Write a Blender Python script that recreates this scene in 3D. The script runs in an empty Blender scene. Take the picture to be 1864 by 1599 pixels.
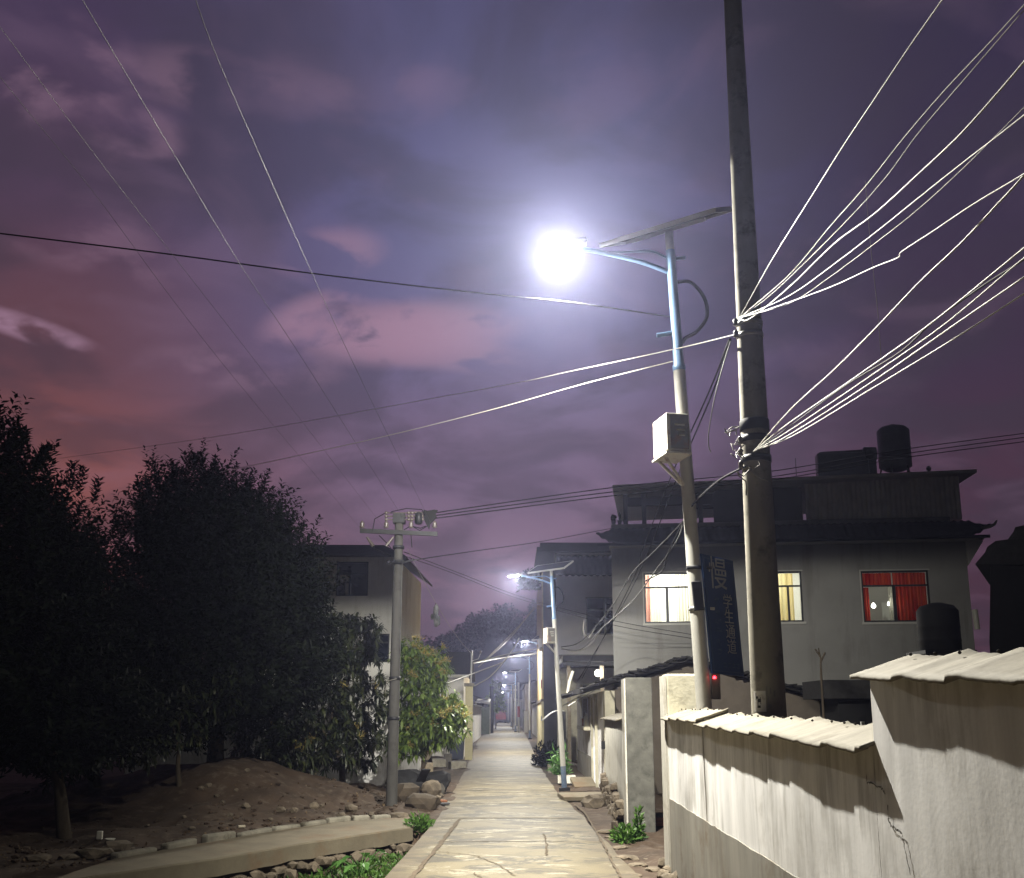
import bpy, math, random
import numpy as np
from mathutils import Vector, Matrix, noise as mnoise

C = bpy.context.scene.collection
SC = bpy.context.scene
R = math.radians
rnd = random.Random(11)

# ------------------------------------------------------------------ camera
F_PX, CX, CY, PITCH, CAMH = 1866.0, 932.0, 902.0, R(12.04), 1.7
cam_d = bpy.data.cameras.new('camera')
cam_d.sensor_fit = 'HORIZONTAL'; cam_d.sensor_width = 36.0
cam_d.lens = 36.0 * F_PX / 1864.0
cam_d.shift_y = (CY - 799.5) / 1864.0
cam_d.clip_start = 0.05; cam_d.clip_end = 3000
cam = bpy.data.objects.new('camera', cam_d); C.objects.link(cam)
cam.location = (0, 0, CAMH); cam.rotation_euler = (R(90) + PITCH, 0, 0)
SC.camera = cam
SC.view_settings.view_transform = 'Standard'; SC.view_settings.look = 'None'
SC.view_settings.exposure = 0.0; SC.view_settings.gamma = 1.0
SC.render.engine = 'CYCLES'
cy = SC.cycles
cy.use_denoising = True
cy.max_bounces = 5; cy.diffuse_bounces = 2; cy.glossy_bounces = 2; cy.transparent_max_bounces = 8
cy.volume_bounces = 0; cy.sample_clamp_indirect = 4.0
cy.caustics_reflective = False; cy.caustics_refractive = False

def lin(r, g, b):
    f = lambda c: (c / 255 / 12.92) if c / 255 <= 0.04045 else ((c / 255 + 0.055) / 1.055) ** 2.4
    return (f(r), f(g), f(b), 1.0)

# ------------------------------------------------------------------ world: dusk sky with thin cloud
SKY = 1.0
W = bpy.data.worlds.new('World'); SC.world = W; W.use_nodes = True
wn, wl = W.node_tree.nodes, W.node_tree.links
wn.clear()
def wnode(t, **k):
    n = wn.new(t)
    for a, b in k.items(): setattr(n, a, b)
    return n
def wm(op, a, b=None, c=None):
    n = wnode('ShaderNodeMath', operation=op)
    for i, x in enumerate((a, b, c)):
        if x is None: continue
        if isinstance(x, (int, float)): n.inputs[i].default_value = x
        else: wl.new(x, n.inputs[i])
    return n.outputs[0]
def wramp(fac, stops):
    n = wnode('ShaderNodeValToRGB'); n.color_ramp.interpolation = 'EASE'
    e = n.color_ramp.elements
    while len(e) < len(stops): e.new(0.5)
    for i, (p, c) in enumerate(stops): e[i].position = p; e[i].color = c
    wl.new(fac, n.inputs[0]); return n.outputs[0]
def wmix(f, a, b, mode='MIX'):
    n = wnode('ShaderNodeMix', data_type='RGBA', blend_type=mode)
    for s, x in ((0, f), (6, a), (7, b)):
        if isinstance(x, (int, float)): n.inputs[s].default_value = x
        elif isinstance(x, tuple): n.inputs[s].default_value = x
        else: wl.new(x, n.inputs[s])
    return n.outputs[2]
tc = wnode('ShaderNodeTexCoord')
sx = wnode('ShaderNodeSeparateXYZ'); wl.new(tc.outputs['Generated'], sx.inputs[0])
el = wm('ARCSINE', sx.outputs[2])
az = wm('ARCTAN2', sx.outputs[0], sx.outputs[1])
deg = 180 / math.pi
el01 = wm('DIVIDE', wm('MULTIPLY', el, deg), 45.0)
def st(*a): return [(e / 45.0, lin(*c)) for e, c in a]
rl = wramp(el01, st((0, (140, 74, 64)), (12, (134, 80, 76)), (19, (100, 68, 78)), (27, (80, 62, 84)), (38, (66, 55, 82))))
rc = wramp(el01, st((0, (128, 94, 108)), (7, (130, 102, 120)), (14, (116, 96, 122)), (22, (97, 90, 127)), (28, (89, 86, 125)), (38, (79, 76, 110))))
rr = wramp(el01, st((0, (74, 50, 62)), (12, (74, 52, 68)), (19, (64, 50, 70)), (27, (58, 49, 70)), (38, (52, 45, 70))))
def smooth(v, a, b):
    n = wnode('ShaderNodeMapRange', interpolation_type='SMOOTHSTEP')
    wl.new(v, n.inputs[0]); n.inputs[1].default_value = a; n.inputs[2].default_value = b
    return n.outputs[0]
azd = wm('MULTIPLY', az, deg)
sky = wmix(smooth(azd, -26, -6), rl, rc)
sky = wmix(smooth(azd, 2, 24), sky, rr)
# cloud layer: noise in flattened cloud-deck coordinates (direction / height)
inv = wm('DIVIDE', 1.0, wm('ADD', wm('MAXIMUM', sx.outputs[2], 0.0), 0.22))
cmb = wnode('ShaderNodeCombineXYZ')
wl.new(wm('MULTIPLY', sx.outputs[0], inv), cmb.inputs[0]); wl.new(wm('MULTIPLY', sx.outputs[1], inv), cmb.inputs[1])
def wnoise(scale, detail, off, dist=0.0):
    m = wnode('ShaderNodeVectorMath', operation='ADD'); wl.new(cmb.outputs[0], m.inputs[0]); m.inputs[1].default_value = off
    n = wnode('ShaderNodeTexNoise'); n.inputs['Scale'].default_value = scale; n.inputs['Detail'].default_value = detail
    n.inputs['Distortion'].default_value = dist
    wl.new(m.outputs[0], n.inputs['Vector']); return n.outputs[0]
n1 = wnoise(3.4, 9, (3.1, 0.4, 0), 0.5)
n2 = wnoise(8.0, 9, (1.7, 5.2, 0), 0.25)
dens = smooth(n1, 0.40, 0.60)
sky = wmix(wm('MULTIPLY', dens, 0.52), sky, (0.046, 0.037, 0.056, 1))
n3 = wnoise(5.0, 5, (8.1, 2.2, 0), 0.6)
sky = wmix(wm('MULTIPLY', smooth(n3, 0.48, 0.72), 0.15), sky, lin(140, 112, 138))
# breaks in the cloud where the pink evening light comes through
def brk(azc, elc, ra, re, rot=0.0, thr=0.44):
    a = wm('SUBTRACT', azd, azc); e = wm('SUBTRACT', wm('MULTIPLY', el, deg), elc)
    c, s = math.cos(R(rot)), math.sin(R(rot))
    a2 = wm('ADD', wm('MULTIPLY', a, c), wm('MULTIPLY', e, s)); e2 = wm('SUBTRACT', wm('MULTIPLY', e, c), wm('MULTIPLY', a, s))
    q = wm('ADD', wm('POWER', wm('ABSOLUTE', wm('DIVIDE', a2, ra)), 2.0), wm('POWER', wm('ABSOLUTE', wm('DIVIDE', e2, re)), 2.0))
    q = smooth(q, 1.0, 0.0)
    return wm('MULTIPLY', q, smooth(n2, thr, thr + 0.17))
PINK = lin(154, 120, 142)
for (a, e, ra, re, rot, k, th_) in ((-6.4, 20.9, 8.0, 2.2, 4, 1.0, 0.30), (-5.0, 20.0, 7.0, 1.3, -4, 0.5, 0.36), (-11.5, 21.4, 4.0, 1.7, 20, 0.8, 0.42), (-26.5, 19.2, 4.2, 0.8, -10, 0.95, 0.34),
                               (-26.5, 31.5, 5.0, 3.2, 15, 0.42, 0.44), (-22.0, 29.4, 3.4, 1.8, 10, 0.38, 0.46), (-18.5, 32.6, 6.0, 1.9, 0, 0.32, 0.45), (-10.8, 24.9, 4.0, 1.7, 10, 0.6, 0.45),
                               (-9.0, 33.5, 8.0, 2.4, 0, 0.16, 0.44), (-24, 24, 7, 2.4, -8, 0.25, 0.46), (-15, 18.5, 7, 1.6, 0, 0.3, 0.46)):
    sky = wmix(wm('MULTIPLY', brk(a, e, ra, re, rot, th_), k), sky, PINK)
night = wm('MULTIPLY', smooth(el, R(60), R(40)), smooth(wm('ABSOLUTE', azd), 75, 33))  # sky overhead and behind the camera, out of view, dimmed to cut ambient light
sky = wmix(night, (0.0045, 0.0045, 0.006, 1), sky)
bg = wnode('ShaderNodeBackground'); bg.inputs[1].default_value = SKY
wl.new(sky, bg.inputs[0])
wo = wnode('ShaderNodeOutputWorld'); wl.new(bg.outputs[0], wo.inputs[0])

# ------------------------------------------------------------------ pixel helpers (photo pixels -> places in the world)
SP, CP = math.sin(PITCH), math.cos(PITCH)
def ray(px, py):
    x, y = (px - CX) / F_PX, (CY - py) / F_PX
    return Vector((x, CP - y * SP, SP + y * CP))
def P(px, py, Y):
    d = ray(px, py); return Vector((0, 0, CAMH)) + d * (Y / d.y)
def G(px, py, z=0.0):
    d = ray(px, py); return Vector((0, 0, CAMH)) + d * ((z - CAMH) / d.z)
def PX(px, py, X):
    d = ray(px, py); return Vector((0, 0, CAMH)) + d * (X / d.x)

# ------------------------------------------------------------------ mesh builder
class MB:
    def __init__(s): s.v = []; s.f = []; s.s = []
    def add(s, vs, fs, smooth=False):
        b = len(s.v); s.v += [tuple(v) for v in vs]; s.f += [tuple(i + b for i in f) for f in fs]; s.s += [smooth] * len(fs)
        return s
    def hexa(s, p):
        return s.add(p, [(0, 3, 2, 1), (4, 5, 6, 7), (0, 1, 5, 4), (1, 2, 6, 5), (2, 3, 7, 6), (3, 0, 4, 7)])
    def box(s, c, size, rot=None):
        hx, hy, hz = size[0] / 2, size[1] / 2, size[2] / 2
        p = [Vector(q) for q in ((-hx, -hy, -hz), (hx, -hy, -hz), (hx, hy, -hz), (-hx, hy, -hz), (-hx, -hy, hz), (hx, -hy, hz), (hx, hy, hz), (-hx, hy, hz))]
        if rot is not None:
            m = rot if isinstance(rot, Matrix) else Matrix.Rotation(rot, 3, 'Z')
            p = [m @ q for q in p]
        c = Vector(c); return s.hexa([q + c for q in p])
    def bb(s, x0, x1, y0, y1, z0, z1):
        return s.box(((x0 + x1) / 2, (y0 + y1) / 2, (z0 + z1) / 2), (abs(x1 - x0), abs(y1 - y0), abs(z1 - z0)))
    def tube(s, pts, r, n=8, cap=True, smooth=True):
        pts = [Vector(p) for p in pts]; k = len(pts)
        rs = r if isinstance(r, (list, tuple)) else [r] * k
        t0 = (pts[1] - pts[0]).normalized()
        up = Vector((0, 0, 1)) if abs(t0.z) < 0.9 else Vector((1, 0, 0))
        a = t0.cross(up).normalized()
        vs, fs = [], []
        for i in range(k):
            t = (pts[min(i + 1, k - 1)] - pts[max(i - 1, 0)]).normalized()
            a = (a - t * a.dot(t)).normalized(); b = t.cross(a)
            for j in range(n):
                th = 2 * math.pi * j / n
                vs.append(pts[i] + (a * math.cos(th) + b * math.sin(th)) * rs[i])
        for i in range(k - 1):
            for j in range(n):
                fs.append((i * n + j, i * n + (j + 1) % n, (i + 1) * n + (j + 1) % n, (i + 1) * n + j))
        s.add(vs, fs, smooth)
        if cap:
            s.add(vs[:n], [tuple(reversed(range(n)))]); s.add(vs[-n:], [tuple(range(n))])
        return s
    def lathe(s, prof, o, n=20, smooth=True):
        o = Vector(o); vs, fs = [], []
        for (r, z) in prof:
            for j in range(n):
                th = 2 * math.pi * j / n; vs.append(o + Vector((r * math.cos(th), r * math.sin(th), z)))
        for i in range(len(prof) - 1):
            for j in range(n):
                fs.append((i * n + j, i * n + (j + 1) % n, (i + 1) * n + (j + 1) % n, (i + 1) * n + j))
        s.add(vs, fs, smooth)
        s.add(vs[:n], [tuple(reversed(range(n)))]); s.add(vs[-n:], [tuple(range(n))])
        return s
    def grid(s, rows, smooth=False, closed=False):
        n = len(rows[0]); vs = [p for r in rows for p in r]; fs = []
        for i in range(len(rows) - 1):
            for j in range(n - 1): fs.append((i * n + j, i * n + j + 1, (i + 1) * n + j + 1, (i + 1) * n + j))
        return s.add(vs, fs, smooth)
    def slab(s, rows, off, smooth=False):
        """a sheet with thickness: rows of points, offset by vector off for the back side"""
        off = Vector(off); n = len(rows[0]); m = len(rows)
        top = [Vector(p) for r in rows for p in r]; bot = [p + off for p in top]; N = n * m
        fs = []
        for i in range(m - 1):
            for j in range(n - 1):
                q = (i * n + j, i * n + j + 1, (i + 1) * n + j + 1, (i + 1) * n + j)
                fs.append(q); fs.append(tuple(N + t for t in reversed(q)))
        ed = [i for i in range(n)] + [i * n + n - 1 for i in range(1, m)] + [(m - 1) * n + j for j in range(n - 2, -1, -1)] + [i * n for i in range(m - 2, 0, -1)]
        for a, b in zip(ed, ed[1:] + ed[:1]): fs.append((b, a, N + a, N + b))
        return s.add(top + bot, fs, smooth)
    def prism(s, poly, axis_off):
        """closed polygon (3-D points) extruded by a vector"""
        n = len(poly); o = Vector(axis_off); a = [Vector(p) for p in poly]; b = [p + o for p in a]
        fs = [tuple(reversed(range(n))), tuple(range(n, 2 * n))] + [(i, (i + 1) % n, n + (i + 1) % n, n + i) for i in range(n)]
        return s.add(a + b, fs)
    def rock(s, c, size, seed, rot=0.0, sub=2):
        import bmesh
        bm = bmesh.new(); bmesh.ops.create_icosphere(bm, subdivisions=sub, radius=1.0)
        m = Matrix.Rotation(rot, 3, 'Z'); vs = []
        for v in bm.verts:
            d = v.co.normalized(); k = 1 + 0.45 * mnoise.noise(d * 1.4 + Vector((seed * 7.3, seed, 0))) + 0.15 * mnoise.noise(d * 4 + Vector((seed, 0, seed * 3.1)))
            q = d * k; q = Vector((math.copysign(abs(q.x) ** 0.8, q.x), math.copysign(abs(q.y) ** 0.8, q.y), math.copysign(abs(q.z) ** 0.8, q.z)))
            vs.append(Vector(c) + m @ Vector((q.x * size[0], q.y * size[1], q.z * size[2])))
        s.add(vs, [[v.index for v in f.verts] for f in bm.faces], False); bm.free(); return s
    def build(s, name, mat, parent=None, local=False, bevel=0.0):
        me = bpy.data.meshes.new(name)
        off = Vector((0, 0, 0))
        if parent is not None and not local:
            q = parent
            while q is not None: off += Vector(q.location); q = q.parent
        vs = [(v[0] - off.x, v[1] - off.y, v[2] - off.z) for v in s.v] if off.length else s.v
        me.from_pydata(vs, [], s.f)
        me.polygons.foreach_set('use_smooth', s.s)
        me.materials.append(mat); me.update()
        o = bpy.data.objects.new(name, me); C.objects.link(o)
        if parent is not None: o.parent = parent
        if bevel:
            b = o.modifiers.new('edge', 'BEVEL'); b.width = bevel; b.segments = 2; b.limit_method = 'ANGLE'
        return o

def spline(pts, n=14):
    pts = [Vector(p) for p in pts]; ex = [pts[0] * 2 - pts[1]] + pts + [pts[-1] * 2 - pts[-2]]; out = []
    for i in range(1, len(ex) - 2):
        a, b_, c_, d_ = ex[i - 1], ex[i], ex[i + 1], ex[i + 2]
        for k in range(n):
            t = k / n; out.append(.5 * ((2 * b_) + (c_ - a) * t + (2 * a - 5 * b_ + 4 * c_ - d_) * t * t + (3 * b_ - a - 3 * c_ + d_) * t ** 3))
    out.append(pts[-1]); return out
def tag(o, label=None, cat=None, group=None, kind=None):
    if label: o['label'] = label
    if cat: o['category'] = cat
    if group: o['group'] = group
    if kind: o['kind'] = kind
    return o
def thing(name, label, cat, loc=(0, 0, 0), group=None):
    o = bpy.data.objects.new(name, None); C.objects.link(o); o.location = loc; o.empty_display_size = 0.2
    return tag(o, label, cat, group)
def struct(o): o['kind'] = 'structure'; return o

# ------------------------------------------------------------------ materials
def mat(name, col, rough=0.8, var=0.25, scale=3.0, bump=0.0, bscale=None, col2=None, stretch=(1, 1, 1), metal=0.0, spec=0.3, dirt=None, dscale=1.5, sharp=0.5, drip=None):
    m = bpy.data.materials.new(name); m.use_nodes = True
    n, l = m.node_tree.nodes, m.node_tree.links
    b = n['Principled BSDF']; b.inputs['Roughness'].default_value = rough; b.inputs['Metallic'].default_value = metal
    b.inputs['Specular IOR Level'].default_value = spec
    t = n.new('ShaderNodeTexCoord'); mp = n.new('ShaderNodeMapping'); mp.inputs['Scale'].default_value = stretch
    l.new(t.outputs['Object'], mp.inputs[0])
    nz = n.new('ShaderNodeTexNoise'); nz.inputs['Scale'].default_value = scale; nz.inputs['Detail'].default_value = 7; nz.inputs['Roughness'].default_value = 0.62
    l.new(mp.outputs[0], nz.inputs['Vector'])
    rp = n.new('ShaderNodeValToRGB'); rp.color_ramp.elements[0].position = 0.5 - sharp / 2 + 0.0; rp.color_ramp.elements[1].position = 0.5 + sharp / 2
    c = col + (1,) if len(col) == 3 else col
    d = tuple(x * (1 - var) for x in c[:3]) + (1,) if col2 is None else (col2 + (1,))
    u = tuple(min(1, x * (1 + var * 0.5)) for x in c[:3]) + (1,) if col2 is None else c
    rp.color_ramp.elements[0].color = d; rp.color_ramp.elements[1].color = u
    l.new(nz.outputs[0], rp.inputs[0]); out = rp.outputs[0]
    if dirt:
        nd = n.new('ShaderNodeTexNoise'); nd.inputs['Scale'].default_value = dscale; nd.inputs['Detail'].default_value = 9; nd.inputs['Roughness'].default_value = 0.7
        l.new(t.outputs['Object'], nd.inputs['Vector'])
        rd = n.new('ShaderNodeValToRGB'); rd.color_ramp.elements[0].position = 0.52; rd.color_ramp.elements[1].position = 0.68
        l.new(nd.outputs[0], rd.inputs[0])
        mx = n.new('ShaderNodeMix'); mx.data_type = 'RGBA'; l.new(rd.outputs[0], mx.inputs[0]); l.new(out, mx.inputs[6]); mx.inputs[7].default_value = dirt + (1,)
        out = mx.outputs[2]
    if drip:     # rain streaks: long vertical stains
        m2 = n.new('ShaderNodeMapping'); m2.inputs['Scale'].default_value = (1, 1, 0.09); l.new(t.outputs['Object'], m2.inputs[0])
        n4 = n.new('ShaderNodeTexNoise'); n4.inputs['Scale'].default_value = drip[1]; n4.inputs['Detail'].default_value = 8; n4.inputs['Roughness'].default_value = 0.7; n4.inputs['Distortion'].default_value = 0.3
        l.new(m2.outputs[0], n4.inputs['Vector'])
        n5 = n.new('ShaderNodeTexNoise'); n5.inputs['Scale'].default_value = drip[1] * .22; n5.inputs['Detail'].default_value = 5; l.new(t.outputs['Object'], n5.inputs['Vector'])
        ad = n.new('ShaderNodeMath'); ad.operation = 'ADD'; l.new(n4.outputs[0], ad.inputs[0]); l.new(n5.outputs[0], ad.inputs[1])
        mr = n.new('ShaderNodeMapRange'); mr.inputs[1].default_value = 1.02; mr.inputs[2].default_value = 1.24; mr.inputs[4].default_value = drip[2]; l.new(ad.outputs[0], mr.inputs[0])
        mx = n.new('ShaderNodeMix'); mx.data_type = 'RGBA'; l.new(mr.outputs[0], mx.inputs[0]); l.new(out, mx.inputs[6]); mx.inputs[7].default_value = drip[0] + (1,)
        out = mx.outputs[2]
    l.new(out, b.inputs['Base Color'])
    if bump:
        nb = n.new('ShaderNodeTexNoise'); nb.inputs['Scale'].default_value = bscale or scale * 6; nb.inputs['Detail'].default_value = 6
        l.new(t.outputs['Object'], nb.inputs['Vector'])
        bp = n.new('ShaderNodeBump'); bp.inputs['Strength'].default_value = bump; bp.inputs['Distance'].default_value = 0.007
        l.new(nb.outputs[0], bp.inputs['Height']); l.new(bp.outputs[0], b.inputs['Normal'])
    return m
def emit(name, col, s):
    m = bpy.data.materials.new(name); m.use_nodes = True; n, l = m.node_tree.nodes, m.node_tree.links
    b = n['Principled BSDF']; b.inputs['Base Color'].default_value = (0.8, 0.8, 0.8, 1)
    b.inputs['Emission Color'].default_value = col + (1,); b.inputs['Emission Strength'].default_value = s
    return m
def leafmat(name, c1, c2, spec=0.35, rough=0.45, trans=0.0):
    m = bpy.data.materials.new(name); m.use_nodes = True; n, l = m.node_tree.nodes, m.node_tree.links
    b = n['Principled BSDF']; b.inputs['Roughness'].default_value = rough; b.inputs['Specular IOR Level'].default_value = spec
    g = n.new('ShaderNodeNewGeometry'); rp = n.new('ShaderNodeValToRGB')
    rp.color_ramp.elements[0].color = c1 + (1,); rp.color_ramp.elements[1].color = c2 + (1,)
    l.new(g.outputs['Random Per Island'], rp.inputs[0]); l.new(rp.outputs[0], b.inputs['Base Color'])
    if trans:
        tr = n.new('ShaderNodeBsdfTranslucent'); l.new(rp.outputs[0], tr.inputs[0])
        mx = n.new('ShaderNodeMixShader'); mx.inputs[0].default_value = trans
        l.new(b.outputs[0], mx.inputs[1]); l.new(tr.outputs[0], mx.inputs[2]); l.new(mx.outputs[0], n['Material Output'].inputs[0])
    return m
def glassmat(name):
    m = bpy.data.materials.new(name); m.use_nodes = True; n, l = m.node_tree.nodes, m.node_tree.links
    n.remove(n['Principled BSDF'])
    t = n.new('ShaderNodeBsdfTransparent'); t.inputs[0].default_value = (0.93, 0.96, 0.95, 1)
    g = n.new('ShaderNodeBsdfGlossy'); g.inputs['Roughness'].default_value = 0.02
    f = n.new('ShaderNodeFresnel'); f.inputs[0].default_value = 1.5
    mx = n.new('ShaderNodeMixShader'); l.new(f.outputs[0], mx.inputs[0]); l.new(t.outputs[0], mx.inputs[1]); l.new(g.outputs[0], mx.inputs[2])
    l.new(mx.outputs[0], n['Material Output'].inputs[0]); return m
def clothmat(name, c1, c2, sc=8.0):
    m = bpy.data.materials.new(name); m.use_nodes = True; n, l = m.node_tree.nodes, m.node_tree.links
    n.remove(n['Principled BSDF'])
    t = n.new('ShaderNodeTexCoord'); mp = n.new('ShaderNodeMapping'); mp.inputs['Scale'].default_value = (1, 1, 0.05)
    l.new(t.outputs['Object'], mp.inputs[0])
    nz = n.new('ShaderNodeTexNoise'); nz.inputs['Scale'].default_value = sc; nz.inputs['Detail'].default_value = 2; l.new(mp.outputs[0], nz.inputs['Vector'])
    rp = n.new('ShaderNodeValToRGB'); rp.color_ramp.elements[0].position = 0.38; rp.color_ramp.elements[1].position = 0.62
    rp.color_ramp.elements[0].color = c1 + (1,); rp.color_ramp.elements[1].color = c2 + (1,); l.new(nz.outputs[0], rp.inputs[0])
    a = n.new('ShaderNodeBsdfDiffuse'); b = n.new('ShaderNodeBsdfTranslucent'); l.new(rp.outputs[0], a.inputs[0]); l.new(rp.outputs[0], b.inputs[0])
    mx = n.new('ShaderNodeMixShader'); mx.inputs[0].default_value = 0.6; l.new(a.outputs[0], mx.inputs[1]); l.new(b.outputs[0], mx.inputs[2])
    l.new(mx.outputs[0], n['Material Output'].inputs[0]); return m

M = {}
M['earth'] = mat('earth', (0.062, 0.041, 0.027), 0.95, 0.5, 1.6, 0.8, 14, dirt=(0.11, 0.085, 0.062), dscale=5.0)
M['path'] = mat('path_concrete', (0.165, 0.14, 0.098), 0.85, 0.35, 1.8, 0.35, 22, dirt=(0.15, 0.10, 0.06), dscale=1.1)
M['oldconc'] = mat('old_concrete', (0.27, 0.25, 0.20), 0.9, 0.55, 3.0, 0.6, 20, dirt=(0.07, 0.06, 0.04), dscale=2.5)
M['stone'] = mat('rough_stone', (0.155, 0.125, 0.09), 0.92, 0.55, 5.0, 0.7, 16, dirt=(0.06, 0.045, 0.03), dscale=4)
M['rockbrown'] = mat('brown_rock', (0.085, 0.066, 0.046), 0.92, 0.55, 4.0, 0.7, 14, dirt=(0.04, 0.03, 0.02), dscale=4)
M['rockdark'] = mat('dark_rock', (0.12, 0.11, 0.095), 0.92, 0.5, 4.0, 0.6, 14)
M['plaster'] = mat('grey_white_plaster', (0.81, 0.80, 0.79), 0.9, 0.25, 3.4, 0.13, 40, stretch=(1.6, 1.6, 0.22), dirt=(0.58, 0.565, 0.54), dscale=2.0, sharp=0.4, drip=((0.36, 0.345, 0.32), 7.0, .8))
M['plaster2'] = mat('pale_plaster', (0.52, 0.50, 0.44), 0.9, 0.3, 4.0, 0.3, 40, stretch=(1.5, 1.5, 0.3), dirt=(0.33, 0.30, 0.24), dscale=3.0)
M['dado'] = mat('grey_cement', (0.235, 0.222, 0.19), 0.9, 0.3, 3.0, 0.15, 34, stretch=(1.5, 1.5, 0.3), dirt=(0.16, 0.13, 0.095), dscale=2.2, drip=((0.13, 0.115, 0.09), 6.0, .6))
M['greycem'] = mat('bare_cement', (0.105, 0.103, 0.09), 0.92, 0.5, 4.5, 0.4, 30, dirt=(0.05, 0.05, 0.042), dscale=4.0)
M['creamcem'] = mat('cream_cement', (0.50, 0.47, 0.36), 0.9, 0.25, 4.0, 0.35, 30, dirt=(0.30, 0.28, 0.21), dscale=3.5)
M['tile'] = mat('cream_cap_tile', (0.22, 0.20, 0.155), 0.8, 0.22, 5.0, 0.3, 30, stretch=(0.6, 4, 1), dirt=(0.14, 0.12, 0.085), dscale=3.0)
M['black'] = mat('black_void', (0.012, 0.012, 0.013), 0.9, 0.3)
M['crack'] = mat('crack_dark', (0.03, 0.022, 0.016), 1.0, 0.4, 20)
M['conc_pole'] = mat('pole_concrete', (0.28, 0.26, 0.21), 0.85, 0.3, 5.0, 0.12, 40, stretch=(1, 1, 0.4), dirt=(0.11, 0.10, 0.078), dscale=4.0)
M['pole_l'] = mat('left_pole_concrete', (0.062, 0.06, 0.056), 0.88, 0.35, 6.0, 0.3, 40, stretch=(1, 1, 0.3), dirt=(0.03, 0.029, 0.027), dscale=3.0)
M['white_steel'] = mat('white_painted_steel', (0.48, 0.47, 0.43), 0.4, 0.12, 6.0, 0.05, 20, spec=0.5)
M['blue_steel'] = mat('light_blue_steel', (0.16, 0.27, 0.45), 0.38, 0.14, 6.0, spec=0.5)
M['foot_blue'] = mat('dusty_blue_steel', (0.12, 0.17, 0.25), 0.55, 0.35, 8.0, dirt=(0.22, 0.21, 0.19), dscale=5)
M['dark_steel'] = mat('dark_steel', (0.014, 0.0145, 0.017), 0.55, 0.3, 6.0)
M['galv'] = mat('galvanised_steel', (0.42, 0.42, 0.40), 0.45, 0.2, 8.0, metal=0.6)
M['panel'] = mat('solar_cells', (0.008, 0.011, 0.022), 0.55, 0.3, 20, spec=0.15)
M['alu'] = mat('aluminium_frame', (0.60, 0.60, 0.58), 0.4, 0.1, metal=0.4)
M['lamp_body'] = mat('lamp_body_grey', (0.20, 0.20, 0.20), 0.5, 0.1)
M['lens'] = emit('led_lens', (1.0, 0.97, 0.88), 150.0)
M['box_white'] = mat('rusty_white_metal', (0.55, 0.53, 0.47), 0.55, 0.12, 5, 0.1, dirt=(0.23, 0.10, 0.04), dscale=6.5)
M['box_dark'] = mat('grimy_metal', (0.13, 0.125, 0.11), 0.6, 0.35, 9, dirt=(0.19, 0.08, 0.035), dscale=7)
M['wire_w'] = mat('pale_cable', (0.40, 0.39, 0.34), 0.5, 0.1, spec=0.5)
M['wire_g'] = mat('grey_cable', (0.20, 0.19, 0.17), 0.55, 0.1)
M['wire_p'] = mat('dusty_cable', (0.36, 0.34, 0.30), 0.55, 0.1)
M['wire_d'] = mat('dull_cable', (0.024, 0.024, 0.025), 0.6, 0.1)
M['wire_b'] = mat('black_cable', (0.008, 0.008, 0.009), 0.7, 0.1, spec=0.1)
M['porc'] = mat('porcelain', (0.10, 0.085, 0.08), 0.3, 0.2, spec=0.6)
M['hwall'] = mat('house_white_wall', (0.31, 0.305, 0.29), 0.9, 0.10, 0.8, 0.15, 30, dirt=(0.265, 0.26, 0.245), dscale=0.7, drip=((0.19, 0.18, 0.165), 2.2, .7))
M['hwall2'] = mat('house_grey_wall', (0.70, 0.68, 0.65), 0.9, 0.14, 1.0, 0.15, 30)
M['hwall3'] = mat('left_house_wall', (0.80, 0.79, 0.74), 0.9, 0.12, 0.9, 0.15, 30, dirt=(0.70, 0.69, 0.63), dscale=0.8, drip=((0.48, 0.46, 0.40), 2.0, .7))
M['rooft'] = mat('dark_roof_tile', (0.030, 0.036, 0.050), 0.7, 0.35, 6, 0.4, 20)
M['rooft2'] = mat('slate_roof_tile', (0.12, 0.11, 0.12), 0.8, 0.3, 6, 0.4, 20)
M['oldtile'] = mat('black_old_tile', (0.028, 0.027, 0.027), 0.85, 0.5, 9, 0.8, 16)
M['parapet'] = mat('grey_parapet', (0.22, 0.215, 0.21), 0.85, 0.2)
M['trim'] = mat('pale_trim', (0.55, 0.54, 0.50), 0.8, 0.12)
M['brown'] = mat('brown_mud_wall', (0.125, 0.105, 0.085), 0.92, 0.3, 2.5, 0.4, 18)
M['corr'] = mat('corrugated_sheet', (0.80, 0.79, 0.76), 0.6, 0.15, 3)
M['frame_d'] = mat('dark_window_frame', (0.03, 0.03, 0.033), 0.4, 0.2)
M['frame_w'] = mat('pale_window_frame', (0.33, 0.32, 0.29), 0.5, 0.1)
M['dkglass'] = mat('dark_window_glass', (0.010, 0.014, 0.026), 0.12, 0.2, spec=0.6)
M['glass'] = glassmat('window_glass')
M['room'] = mat('room_plaster', (0.80, 0.78, 0.72), 0.9, 0.05)
M['cur_cream'] = clothmat('cream_curtain', (0.74, 0.70, 0.60), (0.88, 0.86, 0.78))
M['cur_red'] = clothmat('red_curtain', (0.42, 0.012, 0.018), (0.66, 0.10, 0.05))
M['cur_yel'] = clothmat('yellow_curtain', (0.66, 0.52, 0.24), (0.80, 0.70, 0.42), 5)
M['cur_pink'] = clothmat('pink_curtain', (0.62, 0.22, 0.18), (0.78, 0.50, 0.42))
M['tank_steel'] = mat('steel_tank', (0.11, 0.115, 0.135), 0.5, 0.2, 4, metal=0.4)
M['tank_black'] = mat('black_plastic_tank', (0.010, 0.010, 0.011), 0.7, 0.3, spec=0.12)
M['sign_blue'] = mat('sign_blue', (0.020, 0.060, 0.20), 0.5, 0.12)
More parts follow.
